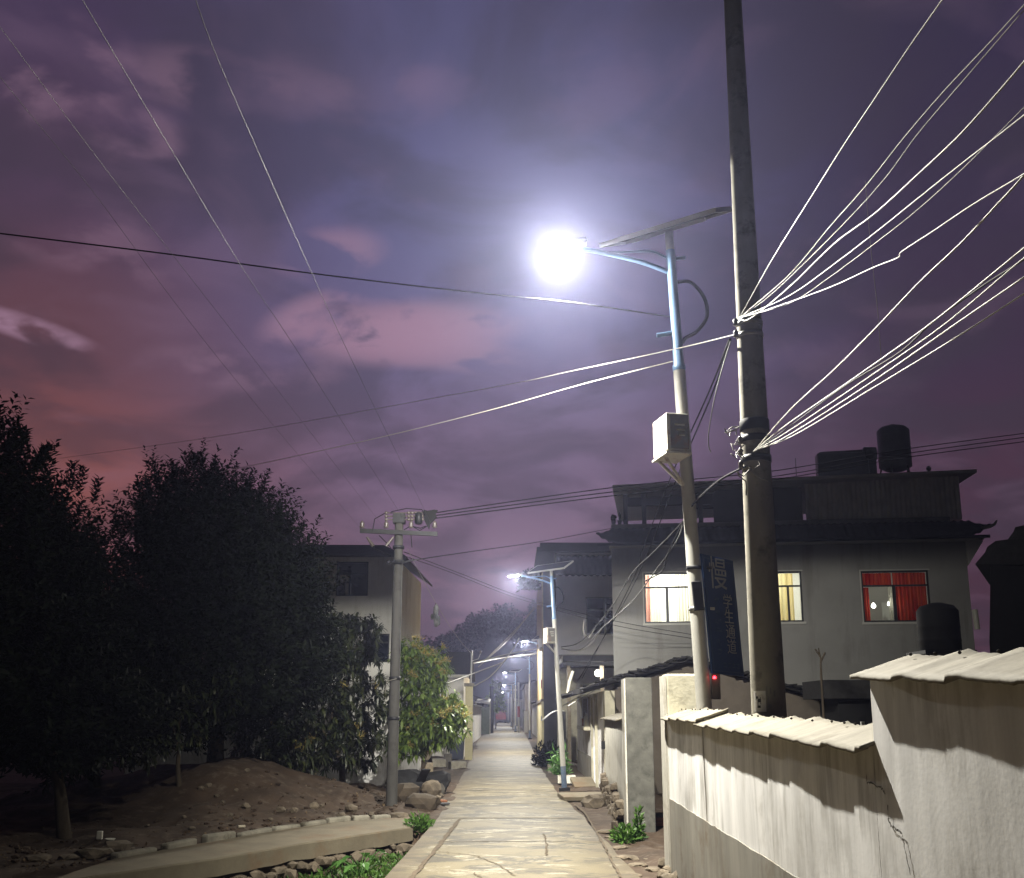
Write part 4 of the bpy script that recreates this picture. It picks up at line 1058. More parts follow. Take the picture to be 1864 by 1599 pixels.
# ------------------------------------------------------------------ houses
class Frame:
    def __init__(s, o, e): s.o = Vector((o[0], o[1], 0)); s.e = Vector((e[0], e[1], 0)).normalized(); s.n = Vector((s.e.y, -s.e.x, 0))
    def p(s, u, d, z): return s.o + s.e * u + s.n * d + Vector((0, 0, z))
    def box(s, mb, u0, u1, d0, d1, z0, z1):
        return mb.hexa([s.p(u0, d1, z0), s.p(u1, d1, z0), s.p(u1, d0, z0), s.p(u0, d0, z0), s.p(u0, d1, z1), s.p(u1, d1, z1), s.p(u1, d0, z1), s.p(u0, d0, z1)])
    def px(s, px, py):
        d = ray(px, py); o = Vector((0, 0, CAMH)); t = (s.o - o).dot(s.n) / d.dot(s.n); q = o + d * t
        return (q - s.o).dot(s.e), q.z
    def wall(s, mb, u0, u1, z0, z1, t, holes=()):
        us = sorted({u0, u1} | {h[0] for h in holes} | {h[1] for h in holes}); zs = sorted({z0, z1} | {h[2] for h in holes} | {h[3] for h in holes})
        for a, b in zip(us, us[1:]):
            if b - a < 1e-4: continue
            run = None
            for c, d in zip(zs, zs[1:]):
                m_ = ((a + b) / 2, (c + d) / 2); hole = any(h[0] < m_[0] < h[1] and h[2] < m_[1] < h[3] for h in holes)
                if hole:
                    if run: s.box(mb, a, b, -t, 0, run[0], run[1]); run = None
                else: run = (run[0], d) if run else (c, d)
            if run: s.box(mb, a, b, -t, 0, run[0], run[1])
    def roof(s, mb, u0, u1, d0, z0, d1, z1, per=.24, amp=.025, thick=.05, curl=0.0, hip=0.0):
        """tiled slope from the lower edge (d0,z0) to the upper edge (d1,z1)"""
        n = max(8, int((u1 - u0) / per * 6)); rows = []
        for k in range(7):
            f = k / 6; r = []
            for i in range(n + 1):
                g = i / n; u = (u0 + hip * f) + ((u1 - hip * f) - (u0 + hip * f)) * g
                edge = max(0, abs(g - .5) * 2 - .86) / .14
                r.append(s.p(u, d0 + (d1 - d0) * f, z0 + (z1 - z0) * f - .10 * abs(z1 - z0) * math.sin(f * math.pi) + amp * math.sin(2 * math.pi * u / per) + curl * edge ** 2 * (1 - f)))
            rows.append(r)
        mb.slab(rows, (0, 0, -thick), True)
def window(fr, parent, u0, u1, z0, z1, mat_frame, mullions, transom, pane='dkglass', dep=.10, name='window', ft=.05):
    b = MB()
    fr.box(b, u0, u0 + ft, -dep, -.03, z0, z1); fr.box(b, u1 - ft, u1, -dep, -.03, z0, z1)
    fr.box(b, u0 + ft, u1 - ft, -dep, -.03, z0, z0 + ft); fr.box(b, u0 + ft, u1 - ft, -dep, -.03, z1 - ft, z1)
    zt = z0 + (z1 - z0) * transom if transom else z1 - ft
    if transom: fr.box(b, u0 + ft, u1 - ft, -dep, -.028, zt - ft / 2, zt + ft / 2)
    for m_ in mullions:
        um = u0 + (u1 - u0) * m_[0]; fr.box(b, um - m_[1] / 2, um + m_[1] / 2, -dep, -.026, z0 + ft, (zt - ft / 2) if len(m_) < 3 else z1 - ft)
    w = b.build(name, mat_frame, parent)
    b = MB(); fr.box(b, u0 + .01, u1 - .01, -dep - .008, -dep - .002, z0 + .01, z1 - .01); b.build('pane', M[pane], w)
    return w
def curtain(fr, parent, u0, u1, z0, z1, m, d=-.3, waves=7, amp=.035, flare=0.0):
    rows = []
    n = waves * 10
    for k in range(7):
        f = k / 6; r = []
        for i in range(n + 1):
            g = i / n; u = u0 + (u1 - u0) * g + flare * f * (1 - g)
            r.append(fr.p(u, d + amp * math.sin(g * waves * 2 * math.pi + .6 * math.sin(g * 9)) * (.6 + .4 * f), z1 + (z0 - z1) * f))
        rows.append(r)
    return MB().grid(rows, True).build('curtain', m, parent)

# --- big white house on the right
ha, hb_ = P(1116, 1150, 32.0), P(1772, 1150, 30.6)
F1 = Frame(ha, hb_ - ha); U1 = (hb_ - ha).to_2d().length
bh = thing('white_house', 'large two-storey white house with curled tiled eaves and lit windows', 'house', (ha.x, ha.y, 0))
ze = F1.px(1116, 999)[1]; zs_ = F1.px(1250, 962)[1]; zp = F1.px(1250, 951)[1]
def pxr(x0, x1, y0, y1): a_ = F1.px(x0, y1); c_ = F1.px(x1, y0); return (a_[0], c_[0], a_[1], c_[1])
w1 = pxr(1174, 1258, 1042, 1135); w2 = pxr(1366, 1458, 1040, 1133); w3 = pxr(1573, 1689, 1038, 1133)
b = MB(); F1.wall(b, 0, U1, -.1, ze, .24, [w1, w2, w3]); 
F1.box(b, 0, .24, -7, -.241, -.1, ze); F1.box(b, U1 - .24, U1, -7, -.241, -.1, ze); F1.box(b, .241, U1 - .241, -7, -6.8, -.1, ze); F1.box(b, .241, U1 - .241, -6.79, -.242, ze - .2, ze - .002)
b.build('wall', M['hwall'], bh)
rooms = []
for i, (w, pw, fl) in enumerate(((w1, 250, 0), (w2, 110, 0), (w3, 6, 0))):
    fw_ = window(F1, bh, w[0], w[1], w[2], w[3], M['frame_d'], [(.48, .09)] if i != 1 else [(.74, .06), (.3, .05)], .71, 'glass', .1)
    b = MB(); u0, u1, z0, z1 = w[0] - .5, w[1] + .5, w[2] - .9, w[3] + .4; D0, D1 = -.25, -3.0
    F1.box(b, u0, u1, D1 - .05, D1, z0, z1); F1.box(b, u0 - .05, u0 - .001, D1, D0, z0, z1); F1.box(b, u1 + .001, u1 + .05, D1, D0, z0, z1); F1.box(b, u0, u1, D1, D0, z0 - .05, z0 - .001); F1.box(b, u0, u1, D1, D0, z1 + .001, z1 + .05)
    F1.box(b, u0 + .9, u0 + 1.4, D1 + .001, D1 + .04, z0 + .9, z1 - .9)
    b.build('room', M['room'], bh)
    uc = (u0 + u1) / 2
    ld = bpy.data.lights.new('room_light', 'POINT'); ld.energy = pw; ld.color = (1, .97, .88); ld.shadow_soft_size = .12
    lo = bpy.data.objects.new('room_light', ld); C.objects.link(lo); lo.parent = bh; lo.location = F1.p(uc - .2, -1.5, z1 - .5) - Vector(bh.location)
    wd = w[1] - w[0]
    if i == 0:
        curtain(F1, fw_, w[0] + .03, w[0] + .12 * wd, w[2] + .03, w[3] - .03, M['cur_pink'], waves=3); curtain(F1, fw_, w[0] + .11 * wd, w[0] + .36 * wd, w[2] + .03, w[3] - .03, M['cur_cream'], -.34, 4)
        curtain(F1, fw_, w[0] + .68 * wd, w[1] - .02, w[2] + .03, w[3] - .03, M['cur_cream'], waves=5)
    elif i == 1: curtain(F1, fw_, w[0], w[0] + .86 * wd, w[2] + .02, w[3] - .03, M['cur_yel'], waves=8)
    else:
        curtain(F1, fw_, w[0] + .02, w[0] + .48 * wd, w[2] + (w[3] - w[2]) * .72, w[3] - .03, M['cur_red'], waves=8); curtain(F1, fw_, w[0] + .50 * wd, w[1] - .02, w[2] + .02, w[3] - .03, M['cur_red'], waves=9)
        curtain(F1, fw_, w[0] + .02, w[0] + .13 * wd, w[2] + .02, w[2] + (w[3] - w[2]) * .7, M['cur_red'], waves=3); curtain(F1, fw_, w[0] + .42 * wd, w[0] + .50 * wd, w[2] + .02, w[2] + (w[3] - w[2]) * .7, M['cur_cream'], waves=2)
        b = MB()
        for (x, y) in ((1597, 1100), (1627, 1096)):
            u, z = F1.px(x, y); b.lathe([(.01, -.07), (.06, -.04), (.07, 0), (.04, .06), (.02, .09)], F1.p(u, -.55, z), 12)
        b.build('bulbs', M['bulb'], bh)
    b = MB(); F1.box(b, w[0] - .06, w[1] + .06, .002, .05, w[2] - .07, w[2] - .003); F1.box(b, w[0] - .04, w[0] - .003, .002, .025, w[2], w[3] + .04); F1.box(b, w[0], w[1] + .04, .002, .02, w[3] + .003, w[3] + .04); b.build('sill', M['trim'], fw_)
# eaves soffit + tiled skirt roof, curled at the corners
b = MB(); F1.box(b, -.05, U1 + .45, -7.2, .36, ze + .002, ze + .07); b.build('soffit', M['trim'], bh)
b = MB(); F1.roof(b, -.45, U1 + .62, .50, ze + .10, -.05, zs_ + .05, .22, .02, .05, .34, .45)
b.build('tiled_eave', M['rooft'], bh)
b = MB(); F1.box(b, -.42, U1 + .58, .44, .50, ze + .02, ze + .11); b.build('eave_board', M['rooft'], bh)
b = MB(); q = F1.p(U1 + .62, .5, ze + .36); b.tube([q + Vector((-.25, 0, -.06)), q, q + Vector((.12, 0, .06)), q + Vector((.2, 0, .18))], [.05, .05, .045, .02], 7)
b.prism([F1.p(U1 + .002, .1, ze - .75), F1.p(U1 + .5, .1, ze - .002), F1.p(U1 + .002, .1, ze - .002)], F1.n * -.9)
b.build('corner_ornament', M['trim'], bh)
b = MB(); F1.box(b, .0, U1 - .35, -.32, -.10, zs_ - .2, zp); F1.box(b, 0, .2, -6.8, -.33, zs_ - .2, zp); b.build('parapet', M['parapet'], bh)
# roof terrace: canopy on posts, corrugated shed
zc0 = F1.px(1250, 886)[1]; uR = F1.px(1752, 900)[0]; u147 = F1.px(1468, 900)[0]; u130 = F1.px(1306, 900)[0]
cl = F1.px(1115, 886); cr_ = F1.px(1776, 857)
b = MB(); b.slab([[F1.p(cl[0], .1, cl[1] + .03), F1.p(cr_[0], .1, cr_[1] + .02)], [F1.p(cl[0], -6.9, cl[1] + .25), F1.p(cr_[0], -6.9, cr_[1] + .25)]], (0, 0, -.10)); b.build('canopy_roof', M['trim'], bh)
b = MB(); F1.box(b, cl[0] + .35, u130, -.9, -.8, zc0 - .42, zc0 - .13); b.build('canopy_beam', M['slate'], bh)
for x in (1138, 1172, 1276, 1304):
    u = F1.px(x, 920)[0]; b = MB(); F1.box(b, u - .07, u + .07, -.45, -.32, zp - .1, zc0 - .12); b.build('post', M['slate'], bh)
b = MB(); F1.box(b, u130, u147, -1.2, -1.0, zp - .3, zc0 + .1); F1.box(b, F1.px(1244, 900)[0], u130, -1.2, -1.0, zc0 - .5, zc0 - .02); b.build('back_wall', M['slate'], bh)
rows = []; nW = 220
for k in range(2):
    rows.append([F1.p(u147 + (uR - u147) * i / nW, -.25 + .025 * math.sin(i * .9), (zp - .05) if k == 0 else (cr_[1] - .10 - (1 - i / nW) * .12)) for i in range(nW + 1)])
b = MB(); b.slab(rows, F1.n * -.05); F1.box(b, uR - .06, uR, -6.5, -.31, zp - .05, cr_[1] - .1); b.build('corrugated_wall', M['corr'], bh)
# things on the roof
def z_roof(u): return cl[1] + (cr_[1] - cl[1]) * (u - cl[0]) / (cr_[0] - cl[0]) + .03
u, zt = F1.px(1645, 850); zr = z_roof(u) + .02
tk = thing('water_tank', 'round steel water tank on legs on the white house roof', 'water tank', F1.p(u, -1.0, zr))
zt0, zt1 = F1.px(1645, 851)[1] + .25, F1.px(1645, 782)[1] + .35
c = F1.p(u, -1.0, 0)
MB().lathe([(.30, zt0 - .12), (.50, zt0), (.50, zt0 + .25), (.515, zt0 + .27), (.50, zt0 + .29), (.50, zt1 - .12), (.40, zt1 - .02), (.16, zt1 + .03), (.10, zt1 + .08)], c, 28).build('body', M['tank_steel'], tk)
for k in range(5):
    a_ = k * 2 * math.pi / 5 + .3; b = MB(); b.tube([c + Vector((.42 * math.cos(a_), .42 * math.sin(a_), zt0 + .05)), c + Vector((.50 * math.cos(a_), .50 * math.sin(a_), zr))], .025, 6); b.build('leg', M['dark_steel'], tk)
u, z = F1.px(1545, 860); zr = z_roof(u) + .03
hv = thing('solar_heater', 'dark flat solar water heater with a rounded tank end on the white house roof', 'water heater', F1.p(u, -.9, zr))
a_ = F1.px(1494, 832); c_ = F1.px(1600, 858)
b = MB(); F1.box(b, a_[0], c_[0] - .15, -1.1, -.6, zr, a_[1] + .28); b.build('collector', M['tank_steel'], hv, bevel=.03)
b = MB(); b.tube([F1.p(a_[0] + .1, -.8, a_[1] + .30), F1.p(c_[0] - .1, -.8, a_[1] + .34)], .06, 8); b.build('pipe', M['tank_steel'], hv)
b = MB(); q = F1.p(c_[0] - .05, -.8, a_[1] + .22); b.tube([q + Vector((-.25, 0, 0)), q + Vector((-.2, 0, 0)), q + Vector((.15, 0, 0)), q + Vector((.2, 0, 0))], [.1, .24, .24, .1], 14); F1.box(b, c_[0] - .3, c_[0] + .1, -.9, -.7, zr, a_[1] + .1); b.build('tank', M['tank_steel'], hv)
b = MB(); u, z = F1.px(1701, 860); zr = z_roof(u) + .02; b.tube([F1.p(u, -.6, zr), F1.p(u, -.6, zr + .16)], .02, 6); b.lathe([(.02, .12), (.07, .16), (.08, .22), (.05, .28), (.02, .3)], F1.p(u, -.6, zr), 10)
tag(b.build('roof_vent', M['tank_steel']), 'small mushroom vent on the right end of the white house roof', 'vent')
b = MB(); u, z = F1.px(1455, 865); zr = z_roof(u) + .02; b.tube([F1.p(u, -.6, zr), F1.p(u, -.6, zr + .75)], .012, 5); F1.box(b, u - .12, u + .12, -.7, -.5, zr, zr + .05)
tag(b.build('antenna', M['dark_steel']), 'thin upright antenna rod on the white house roof', 'antenna')
pb_ = thing('potted_plants', 'small dark pots on the left corner of the white house terrace', 'plant pot', F1.p(.3, -.2, zp))
b = MB()
for du in (.08, .28, .45): b.lathe([(.05, 0), (.08, .12), (.085, .15)], F1.p(du, -.2, zp), 10)
b.build('pots', M['tank_steel'], pb_)
b = MB(); b.rock(F1.p(.08, -.2, zp + .24), (.09, .09, .1), 2.2); b.rock(F1.p(.28, -.2, zp + .28), (.04, .04, .14), 4.2); b.build('foliage', M['leaf_d'], pb_)

# --- grey house behind it, with the ochre side toward the road
h2 = thing('grey_house', 'grey house with tiled skirt roof and ochre road side, left of the white house', 'house', (1.5, 43, 0))
xc0, xc1 = P(990, 1300, 43).x, P(1014, 1300, 43).x
ztop = P(990, 986, 43).z; zcol = P(990, 1030, 43).z
XE = 7.4
F2 = Frame((xc1, 43.6), (1, 0))
ww = (F2.px(1066, 1086)[0], F2.px(1122, 1086)[0], F2.px(1090, 1156)[1], F2.px(1090, 1087)[1])
b = MB(); F2.wall(b, 0, XE - xc1, -.1, ztop - .4, .24, [ww]); b.bb(XE - .24, XE, 43.85, 52, -.1, ztop - .4); b.bb(xc0 + .01, XE, 51.8, 52, -.1, ztop - .4); b.build('wall', M['hwall2'], h2)
window(F2, h2, ww[0], ww[1], ww[2], ww[3], M['frame_w'], [(.62, .07, 1)], .66)
b = MB(); F2.box(b, .02, XE - xc1, .003, .02, -.1, F2.px(1090, 1192)[1]); b.build('lower_cladding', M['brown'], h2)
b = MB(); b.bb(xc0, xc1 - .002, 43, 44.5, -.1, zcol); b.build('corner_pier', M['slate'], h2)
b = MB(); b.bb(xc0 - .06, xc0 - .003, 42.99, 52, 2.3, zcol - .3); b.build('ochre_side', M['yellow'], h2)
b = MB(); b.bb(xc0 - .08, xc0 - .002, 42.98, 52, -.1, 2.2); b.build('pale_base', M['yellow2'], h2)
b = MB(); b.bb(xc0 - .11, xc0 - .001, 42.97, 52, 2.2, 2.3); b.build('band_course', M['brown'], h2)
b = MB(); b.bb(xc0 - .25, XE + .2, 43.1, 52.2, ztop - .4, ztop - .22); b.bb(xc0 - .1, XE, 43.3, 52, ztop - .22, ztop); b.build('cornice', M['slate'], h2)
zsk = F2.px(1080, 1050)[1]; zsk1 = F2.px(1080, 1012)[1]
b = MB(); F2.roof(b, -.1, XE - xc1 + .3, .75, zsk, .0, zsk1, .26, .03, .06, .1, .2); b.build('tiled_eave', M['rooft'], h2)
b = MB(); b.bb(xc0 - .095, xc0 - .06, 43.6, 43.95, 2.75, 3.1); b.build('notice', M['red_paper'], h2)
b = MB(); b.bb(xc0 - .10, xc0 - .08, 43.4, 43.6, 1.42, 1.62); b.build('number_plate', M['blue_plate'], h2)
b = MB(); b.rock((xc0 - .12, 43.4, 4.55), (.1, .1, .28), 3.0); b.build('wall_lamp', M['white_pl'], h2)
q = P(968, 1065, 43); bush('roof_plant', 'leafy plant hanging from the upper corner of the ochre house side', (q.x - .05, 43.6, zcol - .95), (.45, .5, .9), 420, 'leaf_d', .22)

# --- low shed in front of the white house (old tiled gable roof)
sh = thing('tiled_shed', 'low house with a black old-tiled gable roof behind the garden wall', 'house', (4.5, 24, 0))
ridge = P(1250, 1196, 23.2); el_ = P(1062, 1252, 23.2); er_ = P(1545, 1278, 23.2); YB = 33
XL, XR = 2.05, er_.x - .4
def slope(a, bb, name):
    rows = []
    for k in range(13):
        y = 23.0 + (YB - 23.0) * k / 12; r = []
        for i in range(13):
            f = i / 12; q = a.lerp(bb, f); r.append(Vector((q.x, y, q.z + .02 * math.sin(k * 2.1) + .035 * mnoise.noise(Vector((f * 9, y * 2, 0))))))
        rows.append(r)
    MB().slab(rows, (0, 0, -.10)).build(name, M['oldtile'], sh)
slope(el_ + Vector((-.02, 0, 0)), ridge, 'roof_slope'); slope(ridge + Vector((.002, 0, 0)), er_, 'roof_slope')
b = MB()
for i in range(60):
    f = i / 59; q = el_.lerp(ridge, f * 1.7) if f < .588 else ridge.lerp(er_, (f - .588) * 2.43)
    b.box((q.x, 22.95 + rnd.uniform(-.06, .05), q.z - .02 + rnd.uniform(-.03, .05)), (.2, .16, .03), Matrix.Rotation(rnd.uniform(-.3, .3), 3, 'X') @ Matrix.Rotation(rnd.uniform(-.4, .2), 3, 'Y'))
b.build('edge_tiles', M['oldtile'], sh)
b = MB(); b.prism([Vector((XL, 23.3, -.1)), Vector((XR, 23.3, -.1)), Vector((XR, 23.3, er_.z - .02)), Vector((ridge.x, 23.3, ridge.z - .12)), Vector((XL, 23.3, el_.z - .14 + .05))], (0, .2, 0)); b.build('gable_wall', M['brown'], sh)
# its road side: white wall with grey base, hatch, door
FS = Frame((XL, YB), (0, -1))   # u runs from far (YB) to near
def su(y): return YB - y
FS.n = Vector((-1, 0, 0))
def sx_(px): # Y on the plane X = XL for this column
    d = ray(px, 1350); return d.y * (XL / d.x)
yd0, yd1 = 25.3, 26.6
hatch = (su(30.6), su(27.6), 1.38, 2.15); door_ = (su(yd1), su(yd0), -.1, 2.05)
b = MB(); FS.wall(b, su(YB), su(23.52), -.1, 2.2, .2, [hatch, door_]); b.build('side_wall', M['plaster'], sh)
b = MB(); FS.box(b, su(YB), su(yd1 + .1), .003, .012, -.1, .62); b.build('dado', M['dado'], sh)
b = MB(); FS.box(b, door_[0], door_[1], -.12, -.06, 0, 2.0); dr = b.build('door', M['door'], sh)
b = MB()
for k in range(9): 
    yy = 25.9 + rnd.uniform(-.12, .12); zz = .95 + k * .035; FS.box(b, su(yy), su(yy - .1), -.058, -.05, zz, zz + .02)
b.build('paper_scraps', M['paper'], dr)
b = MB(); FS.box(b, door_[0] - .1, door_[0], 0.002, .05, -.1, 2.1); FS.box(b, door_[1], door_[1] + .12, 0.002, .06, -.1, 2.15); b.build('door_frame', M['creamcem'], sh)
b = MB(); FS.box(b, hatch[0] - .1, hatch[1] + .1, 0.002, .16, 1.28, 1.37); b.build('hatch_sill', M['creamcem'], sh)
b = MB(); FS.box(b, hatch[0] - .02, hatch[0] + .05, -.15, -.02, 1.38, 2.14); FS.box(b, hatch[1] - .08, hatch[1], -.15, .03, 1.38, 2.14); FS.box(b, hatch[0], hatch[1], -.9, -.85, 1.3, 2.2); b.build('hatch_frame', M['plank'], sh)
bk = MB(); FS.box(bk, su(YB) + .01, su(23.55), -1.6, -1.5, -.1, 2.1); bk.build('inner_wall', M['brown'], sh)
b = MB(); b.bb(XL - .02, XL + .2, 22.9, 23.29, -.1, 2.2); b.build('door_post', M['creamcem'], sh)
b = MB(); b.bb(XL - .10, XL - .025, 22.92, 23.05, .95, 1.12); b.lathe([(.05, 0), (.075, .05), (.075, .17), (.05, .2)], (XL + .10, 22.84, .62), 12); b.build('meter', M['dark_steel'], sh)
tin = thing('tin_awning', 'ragged tin awning over the hatch on the shed side wall', 'awning', (XL, 29, 2.2))
b = MB(); rows = []
for k in range(20):
    y = 27 + 4.2 * k / 19; rows.append([Vector((XL + .1, y, 2.34 + .02 * math.sin(k * 2))), Vector((XL - .75, y, 2.18 + .03 * math.sin(k * 2) + .03 * mnoise.noise(Vector((y * 2, 0, 0)))))])
b.slab(rows, (0, 0, -.02)); b.build('sheet', M['oldtile'], tin)
b = MB(); b.tube([(XL - .6, 27.1, 1.9), (XL + .1, 27.1, 2.3)], .015, 6); b.tube([(XL - .6, 31.0, 1.9), (XL + .1, 31, 2.3)], .015, 6); b.build('struts', M['galv'], tin)
cm = MB(); p0 = P(1033, 1262, 29.5); cm.tube([p0, P(1037, 1240, 29.5), P(1043, 1222, 29.5)], [.045, .05, .05], 8); cm.tube([p0 + Vector((-.02, 0, 0)), p0 + Vector((.25, 0, -.02))], .03, 6)
tag(cm.build('vent_pipe', M['white_pl']), 'bent white pipe standing above the shed side awning', 'pipe')
# bits stored on the hatch sill
b = MB(); b.box((XL - .06, 28.6, 1.48), (.12, .3, .2), .2); tag(b.build('small_crate', M['brick'], bevel=.01), 'small reddish crate on the hatch sill of the shed', 'crate')
b = MB(); b.lathe([(.05, 0), (.075, .03), (.075, .24), (.03, .3), (.03, .36)], (XL - .06, 28.0, 1.372), 12); tag(b.build('bottle', M['white_pl']), 'white plastic bottle on the hatch sill of the shed', 'bottle')
# porch between the shed and the grey house: beam, bulb and round shade
po = thing('porch_lamp', 'round white porch lamp glowing under the dark beam between the houses', 'lamp', P(1088, 1226, 36))
q = P(1088, 1226, 36); MB().lathe([(.02, -.11), (.08, -.08), (.11, 0), (.08, .08), (.03, .12)], q, 16).build('globe', M['bulb'], po)
MB().lathe([(.05, .17), (.34, .20), (.36, .22), (.30, .26), (.06, .29)], q + Vector((.45, 0, .12)), 22).build('shade', M['white_pl'], po)
MB().tube([q + Vector((0, 0, .1)), q + Vector((.2, .05, .42)), q + Vector((.45, 0, .38))], .015, 6).build('bracket', M['dark_steel'], po)
ld = bpy.data.lights.new('porch_light', 'POINT'); ld.energy = 40; ld.color = (1, .95, .85); ld.shadow_soft_size = .12
lo = bpy.data.objects.new('porch_light', ld); C.objects.link(lo); lo.parent = po; lo.location = (-.05, -.3, 0)
pr = thing('porch_roof', 'dark flat porch roof on posts between the grey house and the shed', 'porch', (3.2, 36.5, 0))
zpr = P(1060, 1205, 36).z
b = MB(); b.bb(1.75, 5.4, 35.6, 41, zpr, zpr + .18); b.build('roof_sheet', M['oldtile'], pr)
b = MB(); b.bb(1.75, 5.4, 35.55, 35.6, zpr - .15, zpr - .02); b.build('beam', M['slate'], pr)
for x in (1.95, 3.1): MB().bb(x - .06, x + .06, 35.8, 35.92, -.1, zpr - .001).build('post', M['plank'], pr)
b = MB(); b.bb(1.9, 5.3, 40.8, 41, -.1, zpr - .01); b.build('rear_wall', M['creamcem'], pr)

# --- left house
la, lb2 = P(430, 1100, 37.2), P(716, 1100, 37)
F3 = Frame(la, lb2 - la); U3 = (lb2 - la).to_2d().length
lh = thing('pale_house', 'pale two-storey house behind the trees, left of the electric pole', 'house', (lb2.x, lb2.y, 0))
zr3 = F3.px(700, 1012)[1]
wq = pr3 = (F3.px(611, 1086)[0], F3.px(669, 1086)[0], F3.px(640, 1085)[1], F3.px(640, 1023)[1]); wq2 = (F3.px(660, 1200)[0], F3.px(708, 1200)[0], F3.px(690, 1206)[1], F3.px(690, 1154)[1])
b = MB(); F3.wall(b, 0, U3, -.1, zr3, .24, [wq, wq2]); F3.box(b, U3 - .24, U3, -8, -.241, -.1, zr3); F3.box(b, 0, .24, -8, -.241, -.1, zr3); F3.box(b, .241, U3 - .241, -8, -7.8, -.1, zr3); b.build('wall', M['hwall3'], lh)
window(F3, lh, wq[0], wq[1], wq[2], wq[3], M['navy'], [(.42, .06)], .64)
window(F3, lh, wq2[0], wq2[1], wq2[2], wq2[3], M['frame_d'], [(.5, .06)], .7)
b = MB(); u0 = wq[0] + .08; F3.box(b, u0, u0 + .42 * (wq[1] - wq[0]) - .12, -.095, -.085, wq[2] + .42 * (wq[3] - wq[2]), wq[2] + .62 * (wq[3] - wq[2])); F3.box(b, u0 + .25, u0 + .45, -.095, -.085, wq[2] + .06, wq[2] + .38 * (wq[3] - wq[2])); b.build('blind', M['hwall3'], lh)
zt3 = F3.px(700, 996)[1]
b = MB(); b.slab([[F3.p(-.3, .5, zr3), F3.p(U3 + .45, .5, zr3 - .05)], [F3.p(-.3, -.9, zt3 + .28), F3.p(U3 - .55, -.9, zt3 + .22)]], (0, 0, -.08)); 
b.slab([[F3.p(U3 + .45, .5, zr3 - .052), F3.p(U3 + .45, -8.4, zr3 - .05)], [F3.p(U3 - .55, -.9, zt3 + .218), F3.p(U3 - .55, -6, zt3 + .22)]], (0, 0, -.08)); b.build('roof', M['rooft2'], lh)
# white compound wall behind the trees
cw = thing('compound_wall', 'stained white compound wall behind the mango trees', 'wall', (-5, 26, 0))
b = MB(); b.bb(-9.5, -2.25, 26, 26.2, -.1, 1.75); b.build('wall_panel', M['plaster'], cw)
b = MB(); b.bb(-9.6, -2.2, 25.95, 26.25, 1.752, 1.84); b.build('coping', M['trim'], cw)
# low tiled house further left
lo2 = thing('low_house', 'low single-storey house with a dark tiled roof beyond the bright mango tree', 'house', (-3.5, 44, 0))
zl = P(830, 1228, 42).z; zl2 = P(830, 1187, 45).z
b = MB(); b.bb(-8, -1.95, 42, 42.2, -.1, zl); b.bb(-2.15, -1.95, 42.21, 48, -.1, zl); b.bb(-8, -2.2, 47.8, 48, -.1, zl); b.build('wall', M['hwall2'], lo2)
b = MB(); b.slab([[Vector((-8.3, 41.5, zl - .02)), Vector((-1.7, 41.5, zl - .02))], [Vector((-8.3, 45, zl2)), Vector((-1.7, 45, zl2))]], (0, 0, -.1)); b.slab([[Vector((-8.3, 45, zl2 + .001)), Vector((-1.7, 45, zl2 + .001))], [Vector((-8.3, 48.5, zl)), Vector((-1.7, 48.5, zl))]], (0, 0, -.1)); b.build('roof', M['oldtile'], lo2)
b = MB(); b.bb(-8.2, -1.72, 41.42, 41.5, zl - .14, zl - .03); b.build('eave_board', M['trim'], lo2)
b = MB(); b.prism([Vector((-1.96, 42.2, zl)), Vector((-1.96, 47.8, zl)), Vector((-1.96, 45, zl2 - .1))], (-.2, 0, 0)); b.build('gable', M['brown'], lo2)
# gate pillar at the left kerb
gpl = thing('gate_pillar', 'slim cream gate pillar topped by a thin rod, left of the road', 'pillar', (-1.62, 40, 0))
b = MB(); b.bb(-1.78, -1.50, 39.9, 40.18, -.1, P(857, 1250, 40).z); b.build('shaft', M['yellow2'], gpl, bevel=.015)
b = MB(); b.bb(-1.83, -1.45, 39.85, 40.23, P(857, 1250, 40).z + .002, P(857, 1244, 40).z); b.build('cap', M['oldconc'], gpl)
zt = P(860, 1190, 40).z; b = MB(); b.tube([(-1.58, 40.05, P(857, 1244, 40).z), (-1.56, 40.05, zt)], .035, 8); b.tube([(-1.58, 40.05, zt - .3), (-1.3, 40.05, zt - .2), (-1.22, 40.05, zt)], .015, 6); b.build('rod', M['galv'], gpl)
b = MB(); insul(b, (-1.56, 40.05, zt), 1); insul(b, (-1.22, 40.05, zt), 1); b.build('insulators', M['porc'], gpl)
nb = thing('wheelie_bin', 'dark navy bin standing against the slim cream gate pillar', 'bin', (-2.02, 39.9, 0))
MB().prism([Vector((-2.32, 39.6, .03)), Vector((-1.84, 39.6, .03)), Vector((-1.80, 39.6, .78)), Vector((-2.36, 39.6, .78))], (0, .5, 0)).build('body', M['navy'], nb, bevel=.02)
MB().box((-2.08, 39.84, .815), (.62, .58, .05), Matrix.Rotation(R(3), 3, 'X')).build('lid', M['navy'], nb, bevel=.015)
b = MB(); p = P(816, 1368, 36); g0 = G(816, 1390); b.tube([(g0.x, g0.y, 0), (g0.x, g0.y, 1.25)], .045, 8); tag(b.build('white_post', M['white_pl']), 'short white plastic post in front of the low house', 'post')
for (x0, x1, y_, lab) in ((775, 812, 1394, 'left mossy concrete kerb block in front of the low house'), (820, 846, 1399, 'right mossy concrete kerb block beside the road')):
    p, q = G(x0, y_ - 2), G(x1, y_ + 6); b = MB(); b.box(((p.x + q.x) / 2, (p.y + q.y) / 2, .12), (abs(q.x - p.x), .5, .26), math.atan2(q.y - p.y, q.x - p.x)); tag(b.build('kerb_block', M['oldconc'], bevel=.03), lab, 'kerb block')
